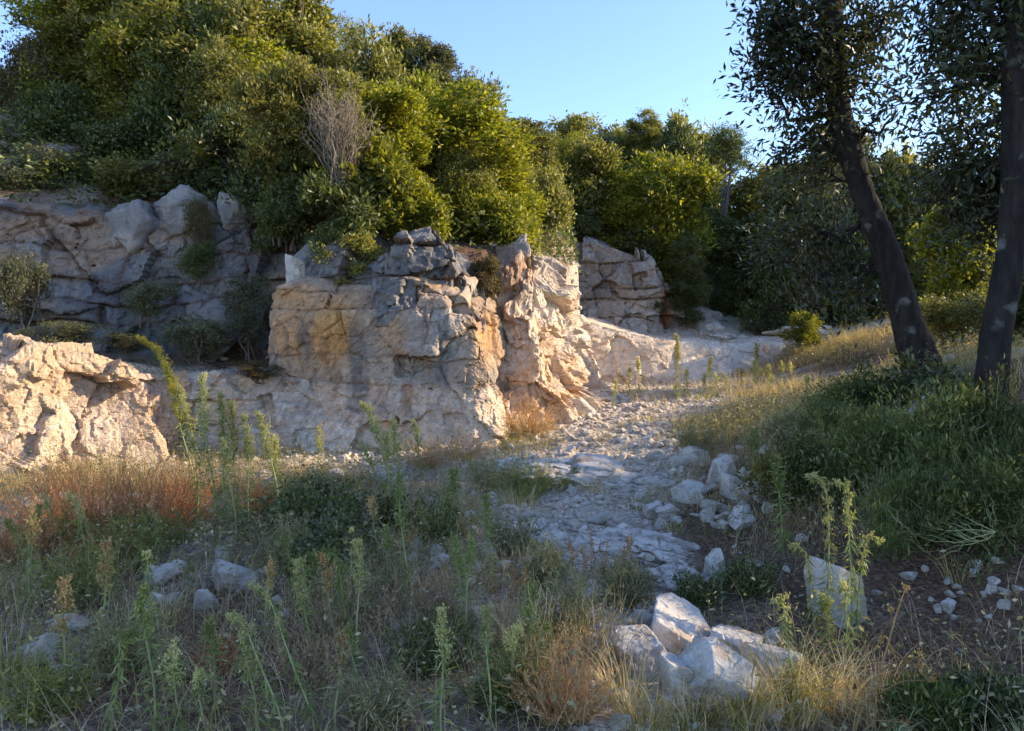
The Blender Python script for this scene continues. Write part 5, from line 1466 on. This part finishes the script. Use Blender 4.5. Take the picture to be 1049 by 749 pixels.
# glossy shrub round the foot of the leaning trunk
for i, (px, py, w, h, d, lab) in enumerate([(940, 400, 105, 75, 7.4, 'glossy broad leaved shrub round the foot of the leaning trunk'), (900, 415, 70, 50, 7.6, 'glossy shrub left of the leaning trunk'), (985, 415, 70, 60, 7.0, 'glossy shrub between the two trunks')]):
    x, d, z = un(px, py, d); rw, rh = w / 2 / F * d, h / 2 / F * d
    V, Q, cen, lr = crown_mesh(_h, rw, rh, 14, 330, 5, .085, .034, .34, spread=.05)
    r = empty('glossy_shrub', (x, d, z)); mesh_np('leaves', V, Q, MAT['bramble'], r, smooth=False)
    mesh_np('branches', *branch_mesh(_h, (0, 0, gz1(x, d) - z - .05), cen, .01, 4, 4, .05), MAT['twig'], r)
    tag(r, lab, 'shrub')
for (px, py, w, h, mat, lab) in [(860, 500, 80, 55, 'bramble', 'broad leaved shrub in the middle of the bank, behind the nodding weeds'), (965, 535, 90, 60, 'bramble', 'dark broad leaved shrub low on the bank'), (1035, 480, 80, 70, 'bramble', 'broad leaved shrub at the right edge under the trunk'), (905, 455, 80, 50, 'leaf_olive', 'olive leaved shrub at the top of the bank'), (792, 500, 44, 50, 'leaf_gold', 'small yellow leaved bush at the edge of the rubble')]:
    x, d, z = hit(px, py + h * .4); rw, rh = w / 2 / F * d, h / F * d
    V, Q, cen, lr = crown_mesh(_h, rw, rh * .6, 16, 300, 5, .05, .02, .34, spread=.045)
    r = empty('bank_shrub', (x, d, z + rh * .5)); mesh_np('leaves', V, Q, MAT[mat], r, smooth=False)
    mesh_np('branches', *branch_mesh(_h, (0, 0, -rh * .55), cen, .007, 4, 4, .05), MAT['twig'], r)
    tag(r, lab, 'shrub', 'leafy shrubs on the bank')
# scrub on the ledge and in the shaded upper cliff
for (px, py, w, h, d, mat, lab) in [(205, 345, 90, 60, 11.9, 'leaf_grey', 'grey leafless scrub on the ledge below the upper cliff'), (150, 305, 70, 50, 12.1, 'leaf_grey', 'grey scrub growing on the face of the upper cliff'), (205, 265, 60, 50, 12.5, 'leaf_dark', 'green shrub in the notch of the upper cliff'), (255, 320, 60, 80, 12.2, 'leaf_grey', 'grey scrub in the corner beside the ochre block'), (20, 290, 70, 100, 11.4, 'leaf_grey', 'grey scrub at the left end of the upper cliff'),
                                   (60, 345, 90, 30, 11.2, 'leaf_grey', 'low scrub along the ledge at the left'), (205, 225, 44, 60, 12.7, 'leaf_brown', 'brownish shrub between the blocks of the upper rim'), (265, 380, 60, 22, 11.0, 'leaf_brown', 'dark dry scrub at the end of the ledge'), (130, 350, 70, 26, 11.3, 'leaf_grey', 'thin scrub on the ledge behind the pale wall'),
                                   (340, 245, 66, 50, 12.0, 'leaf_dark', 'dark shrub hanging beside the grey tier of the main cliff'), (495, 285, 34, 60, 12.6, 'leaf_brown', 'brown dry growth in the gully'), (790, 318, 46, 30, 22.5, 'leaf_grey', 'grey scrub on the rocks at the head of the path')]:
    shrub(px, py, w, h, d, 'loose', mat, lab, group='scrub on the rock faces')


def tuft(px, py, wpx, hpx, label, mats, n=150, W=.005, droop=(.3, 1.0), group='grass tufts'):
    x, d, z = hit(px, py); h, w = hpx / F * d, wpx / F * d
    r = empty('grass_tuft', (x, d, z - .02))
    for mat, share, nm in mats:
        m = int(n * share)
        a = _h.uniform(0, 6.28, m); rr = np.sqrt(_h.random(m)) * w * .32
        P = np.stack([np.cos(a) * rr, np.sin(a) * rr, np.zeros(m)], 1)
        V, Q = blades(P, h * _h.uniform(.55, 1.15, m), W, _h.uniform(0, .45, m), _h, 5, _h.uniform(*droop, m), a + _h.normal(0, .6, m))
        mesh_np(nm, V, Q, MAT[mat], r, smooth=False)
    return tag(r, label, 'grass tuft', group)


ST = (('straw', 1, 'dry_blades'),); MX = (('straw', .6, 'dry_blades'), ('grass', .5, 'green_blades')); GR = (('grass', .8, 'green_blades'), ('straw', .25, 'dry_blades'))
for a in [(760, 745, 90, 75, 'mixed straw and green tuft in front of the white heap', MX, 170), (805, 735, 110, 90, 'big straw tuft right of the white heap', MX, 230), (850, 725, 90, 75, 'pale straw tuft arching over at the lower right', ST, 170), (895, 745, 70, 75, 'straw tuft at the foot of the dead stalk', ST, 120), (710, 752, 80, 50, 'green tuft at the bottom edge before the heap', GR, 150), (660, 750, 80, 60, 'green and straw tuft at the bottom edge left of the heap', MX, 140),
          (8, 700, 60, 80, 'yellow green tuft at the left edge low down', GR, 90), (30, 610, 60, 60, 'grass tuft at the left edge in front of the dark red plant', GR, 90),
          (790, 418, 60, 28, 'sunlit yellow tuft at the left of the path grass', MX, 150), (825, 412, 60, 34, 'sunlit straw tuft in the middle of the path grass', ST, 170), (862, 405, 64, 40, 'tall sunlit straw tuft nearest the leaning trunk', ST, 180), (760, 408, 50, 18, 'low yellow tuft in front of the bench', MX, 110), (720, 410, 50, 16, 'low yellow green tuft left of the one before the bench', GR, 110), (685, 408, 40, 14, 'small yellow green tuft at the foot of the bench', GR, 90),
          (803, 355, 34, 22, 'pale straw tuft beside the little green bush', ST, 110), (872, 352, 60, 24, 'pale straw tuft on the slope behind the leaning trunk', ST, 130), (905, 362, 50, 30, 'straw tuft behind the leaning trunk', ST, 120), (840, 365, 50, 20, 'straw tuft on the slope above the path grass', ST, 120), (845, 430, 70, 36, 'yellowish tuft at the top of the bank', MX, 150), (805, 445, 60, 36, 'yellowish tuft at the head of the rubble', MX, 130),
          (618, 408, 30, 14, 'small yellow tuft at the right foot of the buttress', MX, 70), (600, 415, 30, 14, 'small pale tuft before the buttress', ST, 60), (530, 520, 60, 34, 'grey straw tuft above the flat outcrop', MX, 110), (575, 500, 60, 30, 'green tuft on the long rock shelf', GR, 110), (605, 505, 44, 26, 'straw tuft on the long rock shelf', ST, 80), (480, 520, 60, 40, 'straw tuft left of the herb clump above the outcrop', ST, 110),
          (622, 452, 40, 20, 'small straw tuft on the gravel above the long rock shelf', ST, 60), (662, 432, 44, 18, 'small mixed tuft in the middle of the gravel track, far part', MX, 60), (640, 405, 60, 14, 'thin yellow tuft across the track before the bench', MX, 80), (585, 428, 44, 20, 'straw tuft right of the tan red bush', ST, 70), (655, 522, 40, 22, 'green tuft between the outcrops and the rubble', GR, 70), (702, 438, 44, 22, 'straw tuft at the right edge of the gravel track', MX, 80), (560, 458, 50, 24, 'pale tuft at the back of the long rock shelf', MX, 80), (690, 545, 36, 20, 'small tuft in the broad outcrop', MX, 50), (632, 592, 50, 30, 'mixed tuft below the broad outcrop', MX, 80), (745, 455, 50, 30, 'yellowish tuft behind the rubble pile', MX, 90), (775, 425, 50, 26, 'pale tuft left of the bank shrubs', ST, 100),
          (165, 640, 70, 50, 'straw tuft by the bluish stone', MX, 110), (520, 660, 70, 60, 'straw tuft in the herbs at the centre', ST, 110), (640, 720, 70, 70, 'arching straw tuft left of the white heap', ST, 110), (985, 600, 50, 40, 'yellowish blades on the bank at the right', MX, 60), (10, 350, 40, 28, 'grass on top of the pale wall at the left edge', MX, 60)]:
    tuft(*a[:6], n=a[6])

# dead branching stalk at the lower right
x, d, z = hit(872, 760)
pp = []
hd = []
main = np.array([np.array(un(a, b, d + k * .02)) for k, (a, b) in enumerate([(872, 765), (888, 720), (903, 690), (912, 660), (920, 630), (929, 604)])])
pp.append(tube(main, .006, .003, 5)); hd.append(main[-1])
for i, q in [(1, [(915, 690), (945, 672)]), (1, [(925, 700), (957, 698)]), (2, [(895, 670), (905, 655)]), (3, [(918, 668), (930, 678)]), (2, [(925, 675), (946, 685)]), (0, [(920, 740), (955, 735)]), (0, [(900, 740), (928, 742)]), (4, [(915, 640), (914, 625)])]:
    p = np.array([main[i]] + [np.array(un(a, b, d + _h.normal(0, .06))) for a, b in q])
    pp.append(tube(p, .0035, .002, 4)); hd.append(p[-1])
r = empty('dead_stalk', (x, d, z)); o_ = np.array([x, d, z])
V, Q = merge(pp); mesh_np('stem', V - o_, Q, MAT['tanstraw'], r)
hp = np.concatenate([h_ + _h.normal(0, .008, (26, 3)) for h_ in hd]); m = len(hp)
V, Q = leaf_quads(hp, _h.normal(0, 1, (m, 3)) + np.array([0, 0, .5]), _h.normal(0, 1, (m, 3)), .014, .012, .1)
mesh_np('seed_heads', V - o_, Q, MAT['brownhead'], r, smooth=False)
tag(r, 'dead branching stalk with small brown heads at the lower right', 'dead plant')


# ground cover nobody would count
PL = np.array(PLACED)


def free(x, y):
    k = np.ones(len(x), bool)
    for a, b, r in PL: k &= ((x - a) ** 2 + (y - b) ** 2) > (r * .9) ** 2
    return k


def cliff_front(x, y):
    return y < np.interp(x, *YC) - .15


def dens_herb(x, y):
    p = np.stack([x, y, x * 0], 1)
    return free(x, y) * np.clip(soil_share(x, y) ** 1.5 * (.45 + 1.0 * fbm(p * .9, 3, 61)), 0, 1) * (cliff_front(x, y) | (x > 5)) * (1 - .95 * bump2(x, y, 2.5, 4.7, .9, .55)) * (1 - .7 * bump2(x, y, 1.7, 5.6, .5, .6))


def dens_dry(x, y):
    p = np.stack([x, y, x * 0], 1)
    return free(x, y) * np.clip((.12 + soil_share(x, y)) * (.35 + 1.1 * fbm(p * .8 + 20, 3, 63)), 0, 1) * (cliff_front(x, y) | (x > 5)) * (1 - .95 * bump2(x, y, 2.5, 4.7, .9, .55))


def stuff(name, V, Q, mat, label, cat):
    return tag(mesh_np(name, V, Q, MAT[mat], smooth=False), label, cat, None, 'stuff')


def cover(n, x0, x1, y0, y1, dens, hr, W, droop):
    x, y = scatter_xy(n, x0, x1, y0, y1, _h, dens); z = gz(x, y)
    return blades(np.stack([x, y, z - .01], 1), _h.uniform(*hr, n) * _h.uniform(.6, 1.2, n), W, _h.uniform(0, .6, n), _h, 4, _h.uniform(*droop, n))


V, Q = cover(17000, -6.5, 5, 2.6, 12, dens_herb, (.06, .26), .0055, (.2, 1.1)); stuff('grass', V, Q, 'grass', 'short green grass blades among the herbs of the quarry floor', 'grass')
V, Q = cover(24000, -6.5, 5, 2.6, 12, dens_dry, (.08, .40), .0035, (.2, 1.2)); stuff('dry_grass', V, Q, 'straw', 'thin dry grass over the quarry floor', 'grass')
V, Q = cover(16000, 2.2, 9, 9, 21, dens_dry, (.10, .38), .008, (.1, .9)); stuff('dry_grass', V, Q, 'straw', 'sunlit dry grass along the far end of the path', 'grass')
V, Q = cover(7000, -6.5, 5, 2.6, 9, dens_dry, (.15, .5), .0028, (.3, 1.3)); stuff('dead_stems', V, Q, 'deadbrown', 'tangle of thin brown dead stems between the herbs', 'dead grass')
n = 42000
x, y = scatter_xy(n, -6.5, 6.5, 2.6, 12.5, _h, dens_herb); z = gz(x, y)
hh = _h.random(n) ** 1.7 * .36
V, Q = leaf_quads(np.stack([x, y, z + hh], 1), np.stack([_h.normal(0, 1, n), _h.normal(0, 1, n), _h.uniform(-.1, .9, n)], 1), _h.normal(0, .6, (n, 3)) + np.array([0, 0, .8]), .034 * _h.uniform(.6, 1.5, n), .015 * _h.uniform(.7, 1.4, n), .2)
stuff('undergrowth', V, Q, 'greyherb', 'low leafy herbs covering the shaded quarry floor', 'undergrowth')
n = 60000
def dens_hill(x, y):
    return ((y > np.interp(x, *Y2) + .3) & (land(x, y) > np.interp(x, [1.5, 2.5], [3.2, 3.9]))) * 1.0
x, y = scatter_xy(n, -12, 9, 13, 30, _h, dens_hill); z = gz(x, y)
hh = _h.random(n) ** 1.3 * .7
V, Q = leaf_quads(np.stack([x, y, z + hh], 1), np.stack([_h.normal(0, 1, n), _h.normal(0, 1, n), _h.uniform(-.1, .9, n)], 1), _h.normal(0, .6, (n, 3)) + np.array([0, 0, .8]), .11 * _h.uniform(.6, 1.5, n), .06, .2)
stuff('undergrowth', V, Q, 'leaf_dark', 'leafy undergrowth covering the hillside between the shrubs', 'undergrowth')
n = 14000
x, y = scatter_xy(n, 5, 14, 6, 24, _h, lambda x, y: (land(x, y) > 1.3) * np.clip(.3 + fbm(np.stack([x, y, x * 0], 1) * .6, 3, 91), 0, 1)); z = gz(x, y)
hh = _h.random(n) ** 1.5 * .45
V, Q = leaf_quads(np.stack([x, y, z + hh], 1), np.stack([_h.normal(0, 1, n), _h.normal(0, 1, n), _h.uniform(-.1, .9, n)], 1), _h.normal(0, .6, (n, 3)) + np.array([0, 0, .8]), .07 * _h.uniform(.6, 1.5, n), .035, .2)
stuff('undergrowth', V, Q, 'leaf_olive', 'leafy undergrowth on the bank behind the two trunks', 'undergrowth')
SKY_STRENGTH, SUN_STRENGTH, EXPOSURE = .09, 2.2, 2.25
# ------------------------------------------------------------------ light, sky, camera
w = bpy.data.worlds.new('World'); scene.world = w; w.use_nodes = True
wn = w.node_tree
sky = wn.nodes.new('ShaderNodeTexSky'); sky.sky_type = 'NISHITA'; sky.sun_disc = False
sky.sun_elevation = SUN_EL; sky.sun_rotation = SUN_AZ
sky.air_density = 1.0; sky.dust_density = .35; sky.ozone_density = 3.6; sky.altitude = 100
hs = wn.nodes.new('ShaderNodeHueSaturation'); hs.inputs['Saturation'].default_value = 1.0; hs.inputs['Hue'].default_value = .508
wn.links.new(sky.outputs[0], hs.inputs['Color']); wn.links.new(hs.outputs[0], wn.nodes['Background'].inputs['Color'])
wn.nodes['Background'].inputs['Strength'].default_value = SKY_STRENGTH
sl = bpy.data.lights.new('sun', 'SUN'); sl.energy = SUN_STRENGTH; sl.angle = math.radians(.6); sl.color = (1, .80, .53)
so = bpy.data.objects.new('sun', sl); COL.objects.link(so)
so.rotation_euler = Vector(SUN).to_track_quat('Z', 'Y').to_euler()
so.location = (20, 5, 15)
cam = bpy.data.cameras.new('camera'); cam.sensor_width = 36; cam.lens = F / 1049 * 36; cam.clip_end = 2000; cam.clip_start = .05
co = bpy.data.objects.new('camera', cam); COL.objects.link(co)
co.location = (0, 0, EYE); co.rotation_euler = (math.radians(90) - math.atan((374.5 - HOR) / F), 0, 0)
scene.camera = co
scene.view_settings.view_transform = 'Standard'; scene.view_settings.look = 'None'; scene.view_settings.exposure = EXPOSURE; scene.view_settings.gamma = 1
scene.cycles.use_denoising = True
scene.cycles.max_bounces = 6; scene.cycles.transparent_max_bounces = 4; scene.cycles.diffuse_bounces = 4
scene.cycles.use_adaptive_sampling = True; scene.cycles.adaptive_threshold = .02
